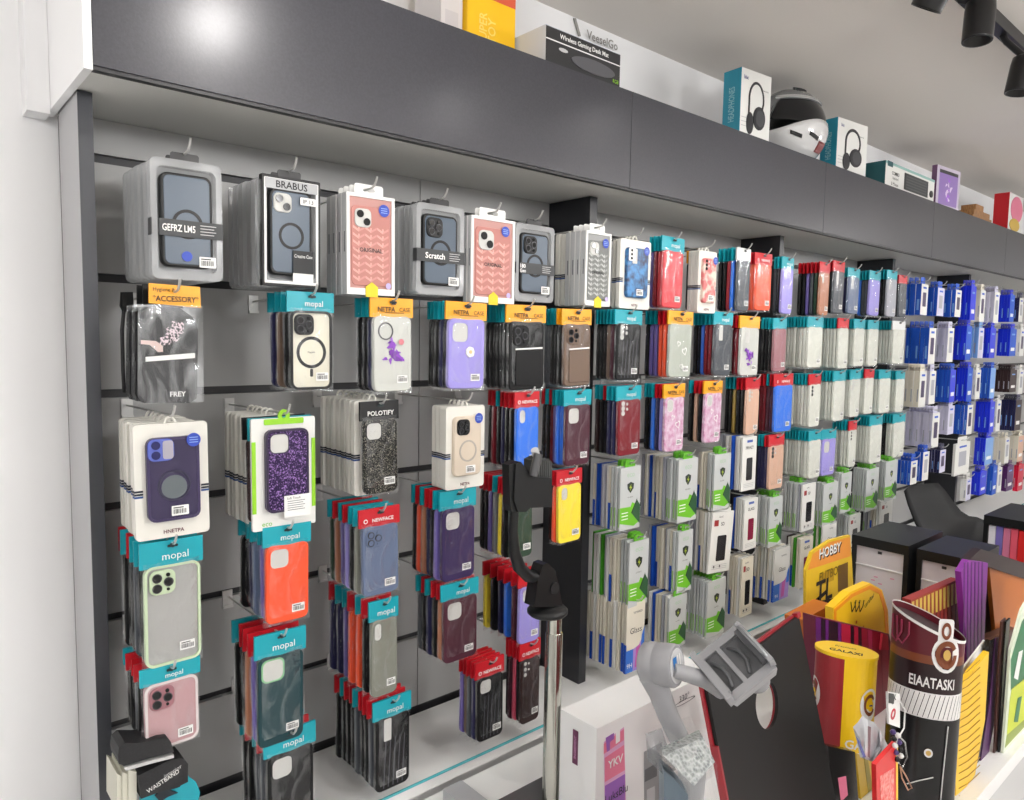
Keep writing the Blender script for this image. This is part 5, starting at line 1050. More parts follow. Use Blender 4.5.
mb = MB(); mb.tube([PD(688, 750, Zg+.01), PD(692, 772, Zg+.015), Vector((hb.x, hb.y, ZI+.28)), Vector((hb.x, hb.y, ZI+.02))], [13*s_, 14*s_, .016, .016], GREYP, 14); part(mb, 'handle', t)
mb = MB(); mb.lathe([(.05, ZI), (.05, ZI+.012), (.02, ZI+.03)], GREYP, (hb.x, hb.y, 0)); part(mb, 'foot', t)
mb = MB(); mb.tube([PD(672, 670, Zg-.02), PD(690, 675, Zg-.012), PD(706, 680, Zg-.005), PD(722, 689, Zg)], [7*s_, 8*s_, 8.5*s_, 10*s_], GREYP, 12, (1, 1.2)); part(mb, 'side_arm', t)
U_ = gv(39, 29, 4).normalized(); V_ = gv(27, -29, -50); V_ = (V_-U_*V_.dot(U_)).normalized(); N_ = U_.cross(V_)
if N_.dot(FW) > 0: N_ = -N_
cc = PD(734, 662, Zg-.01); lu, lv = 24.5*s_*1.0, 27*s_*1.0
def cp(u, v, n): return cc+U_*(u*lu)+V_*(v*lv)+N_*(n*s_)
def cbox(mb, u0, u1, v0, v1, n0, n1, mt, tp=0):
    vs = [cp(u*(1-tp) if n == n0 else u, v*(1-tp) if n == n0 else v, n) for n in (n0, n1) for v in (v0, v1) for u in (u0, u1)]
    mb.add(vs, [(0, 2, 3, 1), (4, 5, 7, 6), (0, 1, 5, 4), (2, 6, 7, 3), (0, 4, 6, 2), (1, 3, 7, 5)], mt)
DG = mat('grey_recess', (82, 83, 86), .4)
mb = MB(); cbox(mb, -1.12, 1.12, -1.1, 1.1, -19, -4, GREYP, .10)
for (a0, a1, b0, b1) in ((-1.12, -.86, -1.1, 1.1), (.95, 1.12, -1.1, 1.1), (-.86, .95, -1.1, -.78), (-.86, .95, .78, 1.1), (-.25, -.05, -.78, .78)): cbox(mb, a0, a1, b0, b1, -4, 0, GREYP)
part(mb, 'cradle', t)
mb = MB(); cbox(mb, -.84, -.27, -.75, .75, -4, -3.2, DG); cbox(mb, -.03, .93, -.75, .75, -4, -3.2, DG); part(mb, 'cradle_pads', t, 'darker grey cradle pads')
mb = MB(); cbox(mb, -1.25, -1.0, -1.05, 1.15, -2, 14, GREYP); cbox(mb, -1.0, -.9, -.8, .9, 3, 11, mat('jaw_pad', (150, 150, 152), .5)); part(mb, 'fixed_jaw', t)
mb = MB(); cbox(mb, .98, 1.2, -.9, 1.0, -2, 12, GREYP); cbox(mb, .78, .98, -.75, .8, 2, 8, DG); mb.tube([cp(1.05, -.7, 12), cp(1.05, -.3, 19), cp(1.05, .4, 20), cp(1.05, .8, 12)], 1.6*s_, mat('jaw_loop', (150, 152, 154), .3, .4)); part(mb, 'sliding_jaw', t)
mb = MB(); q = cp(.35, .45, -26); mb.lathe([(13*s_, 9*s_), (14*s_, 0), (13*s_, -9*s_), (10*s_, -11*s_)], GREYP, q, axisM(N_), 26); part(mb, 'roll_motor', t)
mb = MB(); mb.tube([cp(.2, -.62, -3), cp(.45, -.2, 2), cp(.45, .25, 2), cp(.2, .62, -3)], 2.0*s_, DG); mb.tube([cp(-.7, -.55, -3), cp(-.55, -.1, 2), cp(-.55, .3, 2), cp(-.7, .6, -3)], 2.0*s_, DG); part(mb, 'spring_bars', t)
# clear blister with crystal grey insert
b = PD(680, 800, .88); t = root('clear_blister_pack', (b.x, b.y, ZI), 'clear plastic blister with crystal grey insert below the gimbal', 'blister pack')
CRY = noisy('crystal_grey', (110, 114, 116), (160, 164, 162), 220, .25, .1, .6, .2, .7, 'voronoi')
def hull(mb, near, thick, mt):
    vs = [PD(x, y, z) for x, y, z in near]; n = len(vs); v2 = [v+FW*thick for v in vs]
    mb.add(vs+v2, [tuple(range(n)), tuple(range(2*n-1, n-1, -1))]+[(i, i+n, (i+1) % n+n, (i+1) % n) for i in range(n)], mt)
mb = MB(); hull(mb, [(664, 756, .86), (703, 737, .90), (715, 762, .88), (694, 786, .85)], .02, CRY); part(mb, 'crystal_insert', t)
mb = MB(); hull(mb, [(658, 752, .855), (700, 733, .90), (717, 764, .885), (722, 830, .88), (690, 830, .845), (690, 788, .845), (676, 772, .85)], .05, ACRY); part(mb, 'clear_cover', t)
mb = MB(); hull(mb, [(664, 770, .87), (676, 780, .865), (688, 795, .865), (688, 835, .865), (664, 835, .87)], .03, mat('blister_slate', (98, 112, 124), .3)); hull(mb, [(646, 735, .90), (662, 729, .91), (676, 770, .88), (664, 775, .875), (648, 760, .89)], .003, film('grey_tint', (130, 134, 138), (.35, .5), .2, (8, 8, 8), True)); part(mb, 'grey_insert', t)
mb = MB(); lo = PD(690, 826, .88); mb.box(lo.x-.10, lo.x-.03, lo.y-.03, lo.y+.05, ZI+.0005, lo.z+.005, ACRY); part(mb, 'clear_base', t)
# ------------------------------------------------------------------ club pouches and cases
def ptube(name, label, cat, px, pyb, halfpx, ryk, rows, slant=0):
    """an upright oval pouch: rows are (pixel y, material below it)"""
    base = PZ(px, pyb, ZI); Zd = (base-EY).dot(FW); r = halfpx*Zd/728.65
    t = root(name, (base.x, base.y, ZI), label, cat); n = 40
    zs = [PY(px, y, base.y).z for y, _ in rows]+[ZI]
    side = MB(); M = Matrix.Rotation(math.atan2(base.x, base.y)*-1, 3, 'Z')
    def ptf(a, z, off=0): return base+M @ Vector(((r+off)*math.sin(a), -(r*ryk+off)*math.cos(a), 0))+Vector((0, 0, z-base.z))
    def sl(z, a): return z+(slant*math.sin(a)*max(0, (z-zs[1])/(zs[0]-zs[1])) if slant else 0)
    for k in range(len(zs)-1):
        v = [ptf(2*PI*i/n, sl(z, 2*PI*i/n)) for z in (zs[k], zs[k+1]) for i in range(n)]
        side.add(v, [(i, n+i, n+(i+1) % n, (i+1) % n) for i in range(n)], rows[k][1], True)
    wrap = lambda u, z, off=.0012: ptf(u/r, z, off)
    return t, base, r, zs, side, ptf, wrap, n, sl
MAR = mat('club_maroon', (92, 22, 34), .3); CB = mat('club_black', (18, 18, 20), .25); CY = mat('club_yellow', (240, 196, 24), .3); CR = mat('club_red', (150, 26, 36), .3); CW = mat('club_white', (228, 226, 224), .35); BRN_ = mat('club_brown', (122, 64, 36), .3)
t, base, r, zs, sd, ptf, wrap, n, sl = ptube('black_club_pouch', 'tall black and maroon oval pouch with white emblem and hatched white band', 'pouch', 915, 826, 31.5, .72, [(629, MAR), (655, BRN_), (663, mat('club_dark', (36, 14, 18), .28)), (690, CW), (714, CB)], -.026)
part(sd, 'pouch_body', t)
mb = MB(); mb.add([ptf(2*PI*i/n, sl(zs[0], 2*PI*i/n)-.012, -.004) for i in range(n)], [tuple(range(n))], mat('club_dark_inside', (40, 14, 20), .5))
for i in range(n):
    a, b = 2*PI*i/n, 2*PI*(i+1)/n
    mb.add([ptf(a, sl(zs[0], a)+.002, .001), ptf(b, sl(zs[0], b)+.002, .001), ptf(b, sl(zs[0], b)-.004, .0012), ptf(a, sl(zs[0], a)-.004, .0012)], [(0, 1, 2, 3)], CW)
part(mb, 'rim', t, 'white top rim')
kz = (PY(915, 690, base.y)-PY(915, 691, base.y)).z; ku = r/36.
def wflat(mb, pts, mt, off): mb.add([wrap(u, z, off) for u, z in pts], [tuple(range(len(pts)))], mt)
mb = MB(); ex, ez = 20*ku, PY(915, 652, base.y).z
wflat(mb, disc(ex, ez, 15*ku, 22, 17*kz), CW, .0012); wflat(mb, rr(ex-2*ku, ez+20*kz, 16*ku, 26*kz, .006), CW, .0011)
def wring(mb, cx, cz, ru, rz, k, mt, off, a0=0, a1=2*PI, m=24):
    for i in range(m):
        a, b = a0+(a1-a0)*i/m, a0+(a1-a0)*(i+1)/m
        mb.add([wrap(cx+ru*math.cos(q)*f, cz+rz*math.sin(q)*f, off) for q, f in ((a, 1), (b, 1), (b, k), (a, k))], [(0, 1, 2, 3)], mt)
wring(mb, ex, ez, 11.5*ku, 13*kz, .62, BRN_, .002, .5, 2*PI); wflat(mb, disc(ex, ez, 4*ku, 14, 5*kz), mat('club_gold', (206, 170, 90), .35), .002); wring(mb, ex-2*ku, ez+22*kz, 5*ku, 8*kz, .55, BRN_, .002)
part(mb, 'emblem', t, 'white and brown oval emblem')
mb = MB(); mb.text('EIAATASKI', 8*ku, PY(915, 680, base.y).z, 10*kz, 0, CW, 46*ku, True, 0, lambda a, b: wrap(a, b, .0014)); part(mb, 'lettering', t)
mb = MB(); z0_, z1_ = PY(915, 713, base.y).z, PY(915, 691, base.y).z
for i in range(26):
    u = (-60+i*5)*ku; wflat(mb, [(u, z0_), (u+.5*ku, z0_), (u+6.5*ku, z1_), (u+6*ku, z1_)], CB, .001)
part(mb, 'hatching', t)
mb = MB(); zz = PY(915, 745, base.y).z; wflat(mb, disc(8*ku, zz, 4.2*ku, 16, 4.2*kz), mat('club_gold', None), .0014); wring(mb, 8*ku, zz, 4.2*ku, 4.2*kz, .6, CW, .002); part(mb, 'snap_button', t)
mb = MB(); mb.tube([wrap(-10*ku, PY(915, 778, base.y).z, .003), wrap(0, PY(915, 772, base.y).z, .003), wrap(14*ku, PY(915, 766, base.y).z, .003)], .0012, CW); mb.tube([wrap(26*ku, zs[4]-.01, .003), wrap(24*ku, zs[4]-.1, .003), wrap(22*ku, ZI+.02, .003)], .0012, mat('print_grey', None)); part(mb, 'cord', t)
mb = MB()
for dx in (0, 8): mb.tube([ptf(-1.2+dx*.03, zs[0]+.008, .002), ptf(-1.1+dx*.03, zs[0]-.035, .004), ptf(-.9+dx*.03, zs[1]+.012, .004), ptf(-.72+dx*.03, zs[0]-.02, .004), ptf(-.75+dx*.03, zs[0]+.004, .002)], .0018, mat('strap_plum', (140, 40, 70), .4))
part(mb, 'hand_strap', t, 'plum coloured hand strap')
# badge and keyring hanging on its left
b = PY(893, 735, base.y-.03); t2 = root('club_keyring', (b.x, b.y, b.z), 'keyring with badge and small charms hanging left of the black pouch', 'keyring')
Yk = b.y; mb = MB(); prism(mb, [(888, 692), (900, 694), (900, 728), (889, 724)], Yk, .004, CW); prism(mb, [(889, 693), (894, 694), (894, 704), (889, 703)], Yk-.0008, .0008, CB); px_text(mb, 'JK', 894, 699, 8, Yk, CB, 10, True)
q = PY(893, 714, Yk); mb.ring(disc(q.x, q.z, .010, 16), disc(q.x, q.z, .006, 16), Yk-.001, Yk, mat('badge_red', (190, 40, 60), .4)); part(mb, 'badge', t2)
mb = MB(); mb.tube([PY(a, c_, Yk-.004) for a, c_ in ((899, 700), (905, 710), (904, 728), (900, 735))], .0014, CW); mb.tube([PY(a, c_, Yk-.004) for a, c_ in ((898, 735), (905, 742), (907, 758), (902, 768), (897, 760), (896, 745), (898, 735))], .0016, CHROME); part(mb, 'chain', t2)
mb = MB()
for i in range(9): q = PY(893+(i*5) % 9, 732+i*3.4, Yk-.006); mb.lathe([(.003, -.004), (.0055, 0), (.003, .004)], (mat('charm_violet', (70, 50, 110), .3), CW, CB)[i % 3], q, None, 8)
part(mb, 'charms', t2); mb = MB(); mb.tube([PY(a, c_, Yk-.004) for a, c_ in ((900, 766), (906, 776), (912, 788), (908, 790), (902, 778), (900, 766))], .0014, mat('tag_copper', (190, 140, 110), .3, .6)); part(mb, 'tag_loop', t2)
# red and yellow pouch on a black riser
Yq = .67
c = PY(841, 745, Yq); Zd = (c-EY).dot(FW); r = 28*Zd/728.65
b = PZ(846, 850, ZI)
t = root('red_yellow_pouch', (c.x, c.y, c.z), 'oval red and yellow pouch with round emblems and yellow lid', 'pouch')
zt_, zb_ = PY(841, 654, Yq).z, PY(841, 742, Yq).z; n = 44
M = Matrix.Rotation(-math.atan2(c.x, c.y)-.05, 3, 'Z')
def rp(a, z, off=0): return Vector((c.x, c.y, 0))+M @ Vector(((r+off)*math.sin(a), -(r*.62+off)*math.cos(a), 0))+Vector((0, 0, z))
mb = MB()
for i in range(n):
    a, b_ = -PI+2*PI*i/n, -PI+2*PI*(i+1)/n
    mb.add([rp(a, zb_), rp(b_, zb_), rp(b_, zt_), rp(a, zt_)], [(0, 1, 2, 3)], CR if (a+b_)/2 < -.05 else CY, True)
mb.add([rp(-PI+2*PI*i/n, zb_) for i in range(n)], [tuple(range(n))], CB); part(mb, 'pouch_body', t)
mb = MB(); mb.add([rp(-PI+2*PI*i/n, z, o) for z, o in ((zt_-.004, .002), (zt_+.003, .002)) for i in range(n)], [tuple(range(n-1, -1, -1)), tuple(range(n, 2*n))]+[(i, (i+1) % n, n+(i+1) % n, n+i) for i in range(n)], CY)
def lid(a, b_): return Vector((c.x, c.y, zt_+.0036))+M @ Vector((a, b_, 0))
mb.text('GALAXI', .0, -r*.22, .014, 0, CB, r*1.1, True, 0, lid); mb.text('Premium', -.002, r*.18, .008, 0, CB, r*1.0, False, 0, lid); part(mb, 'lid', t)
for ang in (-1.22, .98):
    mb = MB()
    zc = (zt_+zb_)/2+.004; f2 = lambda u, z, o: rp(ang+u/r*1.05, z, o)
    mb.add([f2(u, z, .0012) for u, z in disc(0, zc, .024, 26, .036)], [tuple(range(26))], CW)
    for i in range(22):
        a, b_ = .6+5.2*i/22, .6+5.2*(i+1)/22
        mb.add([f2(.016*math.cos(q)*f, zc+.024*math.sin(q)*f, .002) for q, f in ((a, 1), (b_, 1), (b_, .68), (a, .68))], [(0, 1, 2, 3)], BRN_)
    mb.add([f2(u, z, .0022) for u, z in disc(.002, zc-.002, .0085, 18, .012)], [tuple(range(18))], CY); mb.add([f2(u, z, .0026) for u, z in rr(.002, zc-.001, .010, .003, .001)], [tuple(range(12 if False else len(rr(.002, zc-.001, .010, .003, .001))))], mat('print_navy', None)); part(mb, 'emblem', t, 'white oval emblem with brown ring')

mb = MB(); mb.text('GAL', r*.55, zb_+.018, .020, 0, CW, .05, True, 0, lambda a, z: rp(a/r, z, .0016)); mb.text('LA', -r*1.15, zb_+.05, .018, 0, CW, .03, True, 0, lambda a, z: rp(a/r, z, .0016)); part(mb, 'lettering', t)
mb = MB(); mb.lathe([(r*.5, zb_-.0005), (r*.5, ZI+.001)], CB, (c.x, c.y, 0), M, 20, .62); t_ = root('black_riser', (c.x, c.y, ZI), 'black oval riser under the red and yellow pouch', 'riser'); part(mb, 'column', t_)
def flatpack(name, label, cat, outline, Y, depth, mt, extra=None, partname='body'):
    ps = [PY(a, b_, Y) for a, b_ in outline]; zlo = min(p.z for p in ps); t = root(name, (sum(p.x for p in ps)/len(ps), Y, max(zlo, ZI)), label, cat)
    mb = MB(); mb.slab([(p.x, max(p.z, ZI+.0008)) for p in ps], Y, Y+depth, mt); part(mb, partname, t)
    if extra:
        for nm_, fn in extra:
            mb = MB(); fn(mb); part(mb, nm_, t)
    return t
def strips(mb, rows, Y, off=.0006):
    for o_, mt in rows: prism(mb, o_, Y-off, off*.6, mt)
flatpack('black_slim_pouch', 'slim black pouch below the red and yellow pouch', 'pouch', [(828, 746), (855, 752), (857, 850), (834, 850)], .615, .02, CB, [('pink_print', lambda mb: strips(mb, [([(838, 778), (846, 776), (848, 795), (841, 802)], mat('pink_print', None))], .615))])
flatpack('yellow_slim_pouch', 'narrow yellow striped pouch beside the crumpled silver bag', 'pouch', [(856, 753), (866, 757), (876, 764), (877, 850), (858, 850)], .632, .02, CY, [('stripe', lambda mb: strips(mb, [([(864, 758), (868, 759), (869, 850), (865, 850)], mat('stripe_olive', (170, 150, 20), .4))], .632))])
flatpack('red_slim_pouch', 'small bright red printed pouch under the silver bag', 'pouch', [(876, 765), (897, 742), (898, 850), (878, 850)], .487, .008, mat('pouch_red', (216, 44, 44), .35), [('pale_print', lambda mb: strips(mb, [([(880, 776), (894, 768), (894, 800), (881, 800)], noisy('red_print', (222, 60, 60), (240, 170, 160), 120, .4))], .487)), ('edge', lambda mb: strips(mb, [([(896, 745), (898, 742), (898, 850), (896.5, 850)], CY)], .487))])
# crumpled silver bag
q = PY(870, 742, .575); t = root('silver_foil_bag', tuple(PY(870, 762, .51)), 'crumpled silver foil bag in front of the red and yellow pouch', 'foil bag')
FO = mat('foil', (206, 208, 212), .3, .5); rng = random.Random(11); mb = MB(); N = 9
ps = [[(853, 727), (858, 722), (862, 716), (868, 720), (874, 722), (879, 728), (882, 734), (886, 742), (890, 749)], [(857, 742), (861, 740), (865, 738), (869, 740), (874, 742), (878, 745), (881, 748), (884, 751), (887, 754)], [(860, 757), (862, 758), (865, 759), (868, 760), (871, 761), (873, 762), (876, 761), (879, 758), (883, 756)]]
v = []
for sgn in (0, 1):
    for row in ps:
        for a, b_ in row: v.append(PY(a, b_, .51+.012*sgn+rng.uniform(-.006, .006)*(1 if not sgn else .3)))
f = []
for sgn in (0, 27):
    for i in range(2):
        for j in range(8): f.append((sgn+i*9+j, sgn+i*9+j+1, sgn+i*9+j+10, sgn+i*9+j+9))
for j in range(8): f += [(j, j+1, 27+j+1, 27+j), (18+j, 18+j+1, 45+j+1, 45+j)]
for i in range(2): f += [(i*9, i*9+9, 27+i*9+9, 27+i*9), (i*9+8, i*9+17, 27+i*9+17, 27+i*9+8)]
mb.add(v, f, FO); part(mb, 'bag', t)
mb = MB(); strips(mb, [([(856, 736), (860, 742), (866, 757), (863, 757)], mat('foil_blue', (60, 70, 150), .3)), ([(868, 726), (871, 727), (870, 758), (868, 757)], mat('foil_brown', (110, 70, 80), .3))], .497); part(mb, 'printed_stripes', t)
# striped magenta pouch, yellow cards, orange pouch
DM = mat('magenta_dark', (106, 20, 52), .35)
def mag(mb):
    cs = [mat('mag_violet', (96, 30, 110), .35), mat('mag_black', (34, 16, 30), .35), mat('mag_red', (176, 30, 60), .35), mat('mag_pink', (206, 60, 110), .35)]
    x = 816; k = 0
    for wd2, ci in ((5, 0), (4, 1), (3, 0), (9, 1), (3, 0), (9, 2), (3, 1), (4, 2), (3, 1), (6, 2), (4, 3), (8, 2), (7, 2)):
        y0 = 617+(x-815)*.24; strips(mb, [([(x, y0), (x+wd2, y0+wd2*.24), (x+wd2, 760), (x, 760)], cs[ci])], .765); x += wd2+.3
flatpack('magenta_striped_pouch', 'magenta and black striped pouch behind the red and yellow pouch', 'pouch', [(815, 616), (889, 634), (891, 850), (815, 850)], .765, .03, DM, [('stripes', mag), ('tassel', lambda mb: prism(mb, [(883, 634), (888, 636), (889, 650), (881, 650)], .757, .006, mat('tassel_red', (206, 50, 70), .5)))])
def ycard(mb):
    for a in range(3): mb.tube([PY(851+a*4, 602, .798), PY(852+a*4, 612, .798), PY(855+a*4, 606, .798), PY(856+a*4, 600, .798)], .0012, CB, 6)
    mb.ring([(p.x, p.z) for p in [PY(x_, y_, .8) for x_, y_ in ((834, 649), (834, 609), (851, 594), (870, 585), (881, 591), (887, 611), (889, 654))]], [(p.x, p.z) for p in [PY(x_, y_, .8) for x_, y_ in ((836, 646), (836, 611), (852, 597), (869, 589), (879, 594), (884, 612), (886, 650))]], .7985, .7995, mat('card_orange', (240, 150, 30), .4))
    for i in range(18):
        q = PY(856+(i*7) % 28, 622+(i*5) % 20, .8); mb.flat(disc(q.x, q.z, .005, 5), .7988, mat('card_red', (222, 90, 40), .4))
    px_text(mb, 'taraftar', 869, 600, 5, .8, CB, 22, False, .35, .001)
flatpack('yellow_round_card', 'yellow round-cornered card with black scribble and orange dots', 'card', [(833, 650), (833, 608), (850, 592), (870, 583), (882, 590), (888, 610), (890, 656), (890, 850), (833, 850)], .80, .02, mat('card_yellow', (246, 200, 30), .35), [('print', ycard)])
def ypk(mb):
    strips(mb, [([(808, 570), (813, 554), (830, 542), (850, 537), (851, 556)], mat('ypk_orange', (230, 150, 60), .4)), ([(804, 640), (805, 604), (834, 598), (834, 640)], CB), ([(822, 612), (827, 604), (831, 612), (827, 622)], mat('ypk_pale', (240, 230, 160), .4))], .93, .0004); px_text(mb, 'HOBBY', 831, 551, 10, .93, CB, 36, True, 0, .0010); px_text(mb, 'HOBBY', 830, 550, 10, .93, WHT, 35, True, 0, .0014); px_text(mb, 'TL', 824, 590, 22, .93, CB, 26, True, 0, .0012); px_text(mb, 'FUTBOL', 830, 573, 9, .93, mat('ypk_olive2', (120, 96, 10), .4), 34, True, 0, .0012)
    strips(mb, [([(808, 606), (826, 590), (826, 594), (808, 611)], CB), ([(812, 622), (818, 598), (821, 597), (817, 624)], CB), ([(838, 640), (838, 600), (843, 594), (849, 598), (849, 640)], CB), ([(838, 592), (838, 566), (848, 562), (848, 588)], mat('ypk_brown', (110, 80, 30), .4)), ([(806, 610), (812, 606), (812, 622), (807, 626)], mat('ypk_pale', (240, 230, 160), .4)), ([(820, 575), (834, 568), (834, 580), (820, 586)], mat('ypk_olive', (190, 150, 20), .4))], .93)
flatpack('yellow_black_pack', 'tall yellow and black pack with lettered top behind the yellow card', 'pack', [(803, 760), (806, 570), (812, 552), (830, 540), (850, 535), (852, 560), (852, 760)], .93, .008, mat('ypk_yellow', (226, 190, 40), .35), [('print', ypk)])
flatpack('orange_leather_pouch', 'orange leather pouch edge left of the striped pouch', 'pouch', [(803, 850), (803, 620), (832, 604), (836, 640), (836, 850)], .86, .05, mat('leather_orange', (196, 110, 34), .45), [('seam', lambda mb: strips(mb, [([(804, 690), (815, 688), (815, 692), (804, 694)], mat('leather_pale', (230, 170, 90), .4))], .86))])
# right hand side
def feather(mb):
    for i in range(17):
        y_ = 668+i*7.5; mb.tube([PY(959, y_+8, .497), PY(968, y_+3, .4965), PY(980, y_-8, .497)], .0009, mat('feather_line', (176, 130, 10), .5), 5, None, False)
flatpack('yellow_feather_case', 'yellow wavy-lined case standing right of the black pouch', 'case', [(956, 796), (957, 692), (972, 672), (989, 652), (985, 720), (975, 775), (966, 790)], .498, .012, mat('feather_yellow', (240, 194, 30), .4), [('wave_lines', feather)])
flatpack('dark_card_case', 'black and purple card case behind the yellow wavy one', 'case', [(968, 784), (978, 786), (996, 700), (1002, 636), (990, 640), (985, 700)], .513, .008, CB, [('purple_face', lambda mb: prism(mb, [(979, 785), (987, 778), (999, 700), (1003, 637), (996, 638), (990, 700)], .511, .0018, mat('case_purple', (84, 44, 92), .4)))])
flatpack('white_paper_insert', 'white paper corner between the purple folder and yellow case', 'paper', [(958, 690), (962, 670), (985, 640), (992, 648), (976, 672), (974, 850), (960, 850)], .53, .004, PAPER)
def pleats(mb):
    for i in range(6): strips(mb, [([(963+i*3.6, 676-i*4), (964.2+i*3.6, 675-i*4), (965.2+i*3.6, 562), (964+i*3.6, 562)], mat('pleat_dark', (92, 30, 110), .4))], .60)
flatpack('purple_folder', 'bright purple pleated folder behind the black pouch', 'folder', [(962, 850), (961, 572), (968, 560), (988, 563), (984, 645), (978, 850)], .60, .014, mat('folder_purple', (134, 44, 150), .35), [('pleats', pleats)])
def fringe(mb):
    for i in range(13):
        x = 912+i*3.9; y_ = 600-(x-912)*.44; strips(mb, [([(x, y_+2), (x+2.4, y_+1), (x+2.2, y_+22), (x+.3, y_+23)], mat('fringe_gold', (206, 180, 80), .4))], .64); strips(mb, [([(x+.6, y_+22), (x+1.4, y_+22), (x+1.4, 680), (x+.6, 680)], mat('fringe_dark', (92, 20, 26), .5))], .64)
flatpack('fringed_red_pennant', 'dark red pennant with gold fringe behind the black pouch', 'pennant', [(911, 850), (911, 600), (959, 579), (961, 600), (961, 850)], .64, .02, mat('fringe_red', (150, 46, 40), .5), [('gold_fringe', fringe)])
flatpack('orange_leather_case', 'orange brown leather case with dark flap at right edge', 'case', [(986, 850), (989, 564), (1034, 574), (1034, 850)], .64, .011, mat('leather_tan', (188, 104, 30), .45), [('dark_flap', lambda mb: prism(mb, [(968, 561), (981, 549), (1034, 566), (1034, 582), (989, 567)], .632, .02, mat('flap_dark', (44, 26, 26), .4))), ('brown_pocket', lambda mb: prism(mb, [(986, 720), (987, 640), (1016, 628), (1018, 740)], .61, .028, mat('leather_brown', (84, 44, 30), .45)))])
def gcard(mb):
    Y = .486
    strips(mb, [([(1011, 660), (1022, 622), (1060, 560), (1060, 650), (1011, 690)], mat('card_green', (26, 120, 70), .35)), ([(1010, 700), (1012, 688), (1060, 650), (1060, 700), (1007, 735)], mat('card_lime', (206, 220, 40), .35)), ([(1005, 748), (1007, 735), (1060, 700), (1060, 715)], mat('card_olive', (140, 160, 40), .35))], Y)
    strips(mb, [([(1014, 678), (1019, 652), (1023, 650), (1018, 680)], WHT), ([(1014, 722), (1018, 698), (1022, 696), (1018, 722)], mat('card_green', None))], Y-.001)
flatpack('green_yellow_card', 'green and yellow printed card standing at bottom right edge', 'card', [(1003, 757), (1011, 650), (1022, 610), (1060, 545), (1060, 722), (1010, 756)], .486, .006, mat('card_border', (226, 236, 214), .35), [('print', gcard)])
for i, x in enumerate((994, 998.5)):
    flatpack('dark_card', ['leftmost dark card edge behind the green and yellow card', 'inner dark card edge behind the green and yellow card'][i], 'card', [(x, 762-i), (x+3.4, 761), (x+10, 640), (x+12, 618), (x+8, 622), (x+5, 660)], .500-.006*i, .004, (mat('card_brown', (74, 40, 34), .4), CB)[i])
# black topped display boxes
def dbox(x0, x1, y0, y1, zt, label, inner, fill):
    t = root('display_box', ((x0+x1)/2, (y0+y1)/2, ZI), label, 'display box')
    mb = MB(); mb.box(x0, x1, y0, y1, zt-.03, zt, BLACKP); mb.box(x0+.004, x1, y0+.0, y0+.014, ZI, zt-.03, BLACKP); mb.box(x0+.004, x1, y1-.014, y1, ZI, zt-.03, BLACKP); mb.box(x1-.012, x1, y0+.014, y1-.014, ZI, zt-.03, BLACKP); part(mb, 'shell', t)
    mb = MB(); fill(mb, x0, y0+.014, y1-.014, zt-.03); part(mb, inner, t)
    return t
def panel(mb, x0, y0, y1, z1):
    PN = mat('panel_pale', (214, 208, 212), .3); mb.box(x0+.010, x0+.016, y0, y1, ZI, z1-.002, PN); mb.box(x0+.006, x0+.010, y0, y1, z1-.062, z1-.059, WHT); mb.box(x0+.007, x0+.010, (y0+y1)/2-.006, (y0+y1)/2+.006, z1-.016, z1-.008, mat('print_dark_grey', None))
    rng = random.Random(2)
    for i in range(9):
        a = rng.uniform(y0+.02, y1-.03); b_ = z1-.08-rng.uniform(0, .08); mb.box(x0+.009, x0+.010, a, a+.012, b_, b_+.004, mat('panel_pink', (214, 150, 176), .4))
def books(mb, x0, y0, y1, z1):
    cs = [(196, 60, 70), (214, 40, 40), (226, 90, 110), (206, 120, 150), (120, 110, 180), (230, 230, 236)]; wd3 = (y1-y0)/6
    for i, c_ in enumerate(cs): mb.box(x0+.012, x0+.1, y0+i*wd3+.001, y0+(i+1)*wd3-.001, ZI, z1-.004-.002*(i % 2), mat('book_%d' % c_[0], c_, .4))
zt_ = EYE-.6
dbox(2.32, 2.60, .83, 1.0, zt_, 'black-topped display box with pale front, left of the chair', 'pale_panel', panel)
dbox(2.335, 2.58, .665, .812, zt_-.006, 'black-topped display box with pale front before the chair', 'pale_panel', panel)
dbox(2.98, 3.30, .658, .822, zt_, 'black-topped display box holding red and pink covers at right edge', 'colour_covers', books)
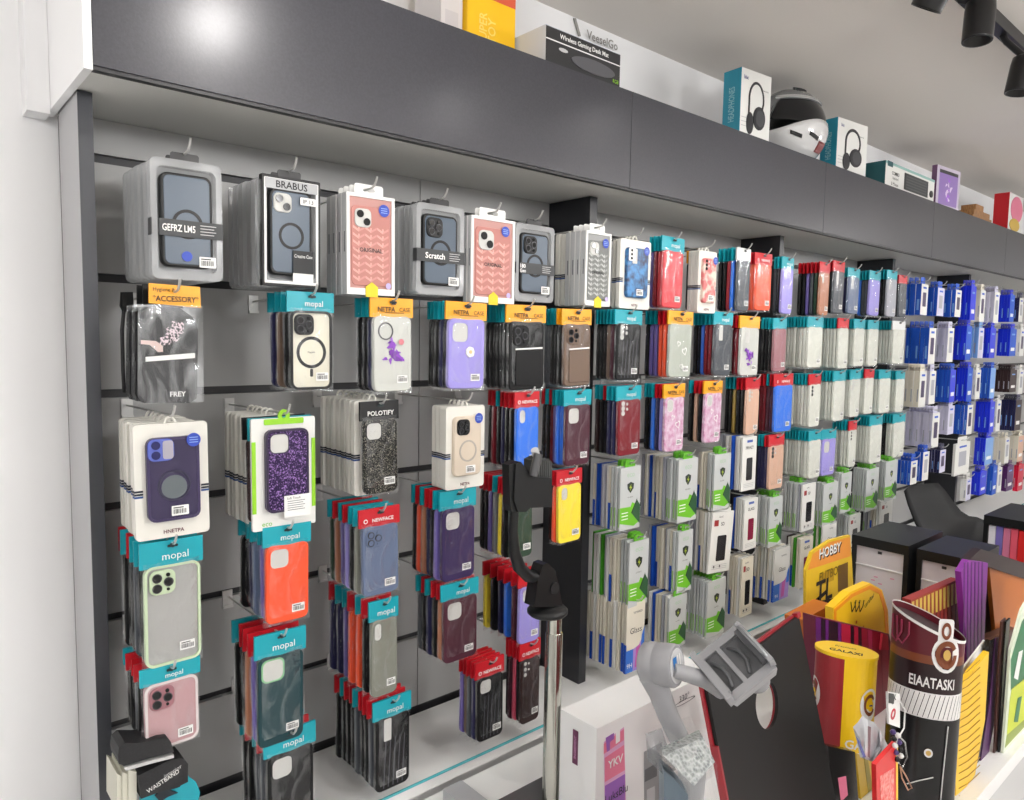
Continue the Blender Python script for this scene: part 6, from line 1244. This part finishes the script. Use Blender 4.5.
# chair
near = [(906, 489), (910, 503), (917, 521), (927, 540), (940, 546), (960, 548), (983, 547)]; far = [(938, 483), (945, 490), (953, 501), (961, 511), (969, 516), (977, 517), (984, 520)]
mid0 = PD(945, 535, 2.8); t = root('shell_chair', (mid0.x, mid0.y, 0), 'black moulded shell chair behind the display boxes', 'chair')
mb = MB(); NS, NT = len(near), 9; v = []
for side_ in (0, 1):
    for i in range(NS):
        a, b_ = PD(*near[i], 2.68), PD(*far[i], 2.98)
        for j in range(NT):
            u = j/(NT-1); p = a.lerp(b_, u); sag = math.sin(PI*u)
            p = p+Vector((0, 0, -.018*sag if i > 2 else .004*sag))-RT*(.03*sag if i <= 3 else 0)
            v.append(p-Vector((0, 0, .008*side_))-RT*(.008*side_ if i < 4 else 0))
n1 = NS*NT; f = [(i*NT+j, i*NT+j+1, (i+1)*NT+j+1, (i+1)*NT+j) for i in range(NS-1) for j in range(NT-1)]
f += [tuple(n1+k for k in reversed(q_)) for q_ in f[:]]
ed = [(i*NT, (i+1)*NT) for i in range(NS-1)]+[(i*NT+NT-1, (i+1)*NT+NT-1) for i in range(NS-1)]+[(j, j+1) for j in range(NT-1)]+[((NS-1)*NT+j, (NS-1)*NT+j+1) for j in range(NT-1)]
f += [(a, b_, b_+n1, a+n1) for a, b_ in ed]
mb.add(v, f, mat('chair_black', (24, 25, 27), .6, 0, .3), True); part(mb, 'seat_shell', t)
sc_ = PD(956, 536, 2.83)
for sx, sy in ((-1, -1), (-1, 1), (1, -1), (1, 1)):
    mb = MB(); mb.tube([(sc_.x+sx*.06, sc_.y+sy*.05, sc_.z-.028), (sc_.x+sx*.15, sc_.y+sy*.11, .0)], .012, BLACKP); part(mb, 'leg', t)
# ------------------------------------------------------------------ output look
SC.view_settings.view_transform = 'Standard'; SC.view_settings.look = 'None'; SC.view_settings.gamma = 1; SC.view_settings.use_curve_mapping = False
SC.view_settings.exposure = 0.0
SC.cycles.transparent_max_bounces = 40; SC.cycles.max_bounces = 8
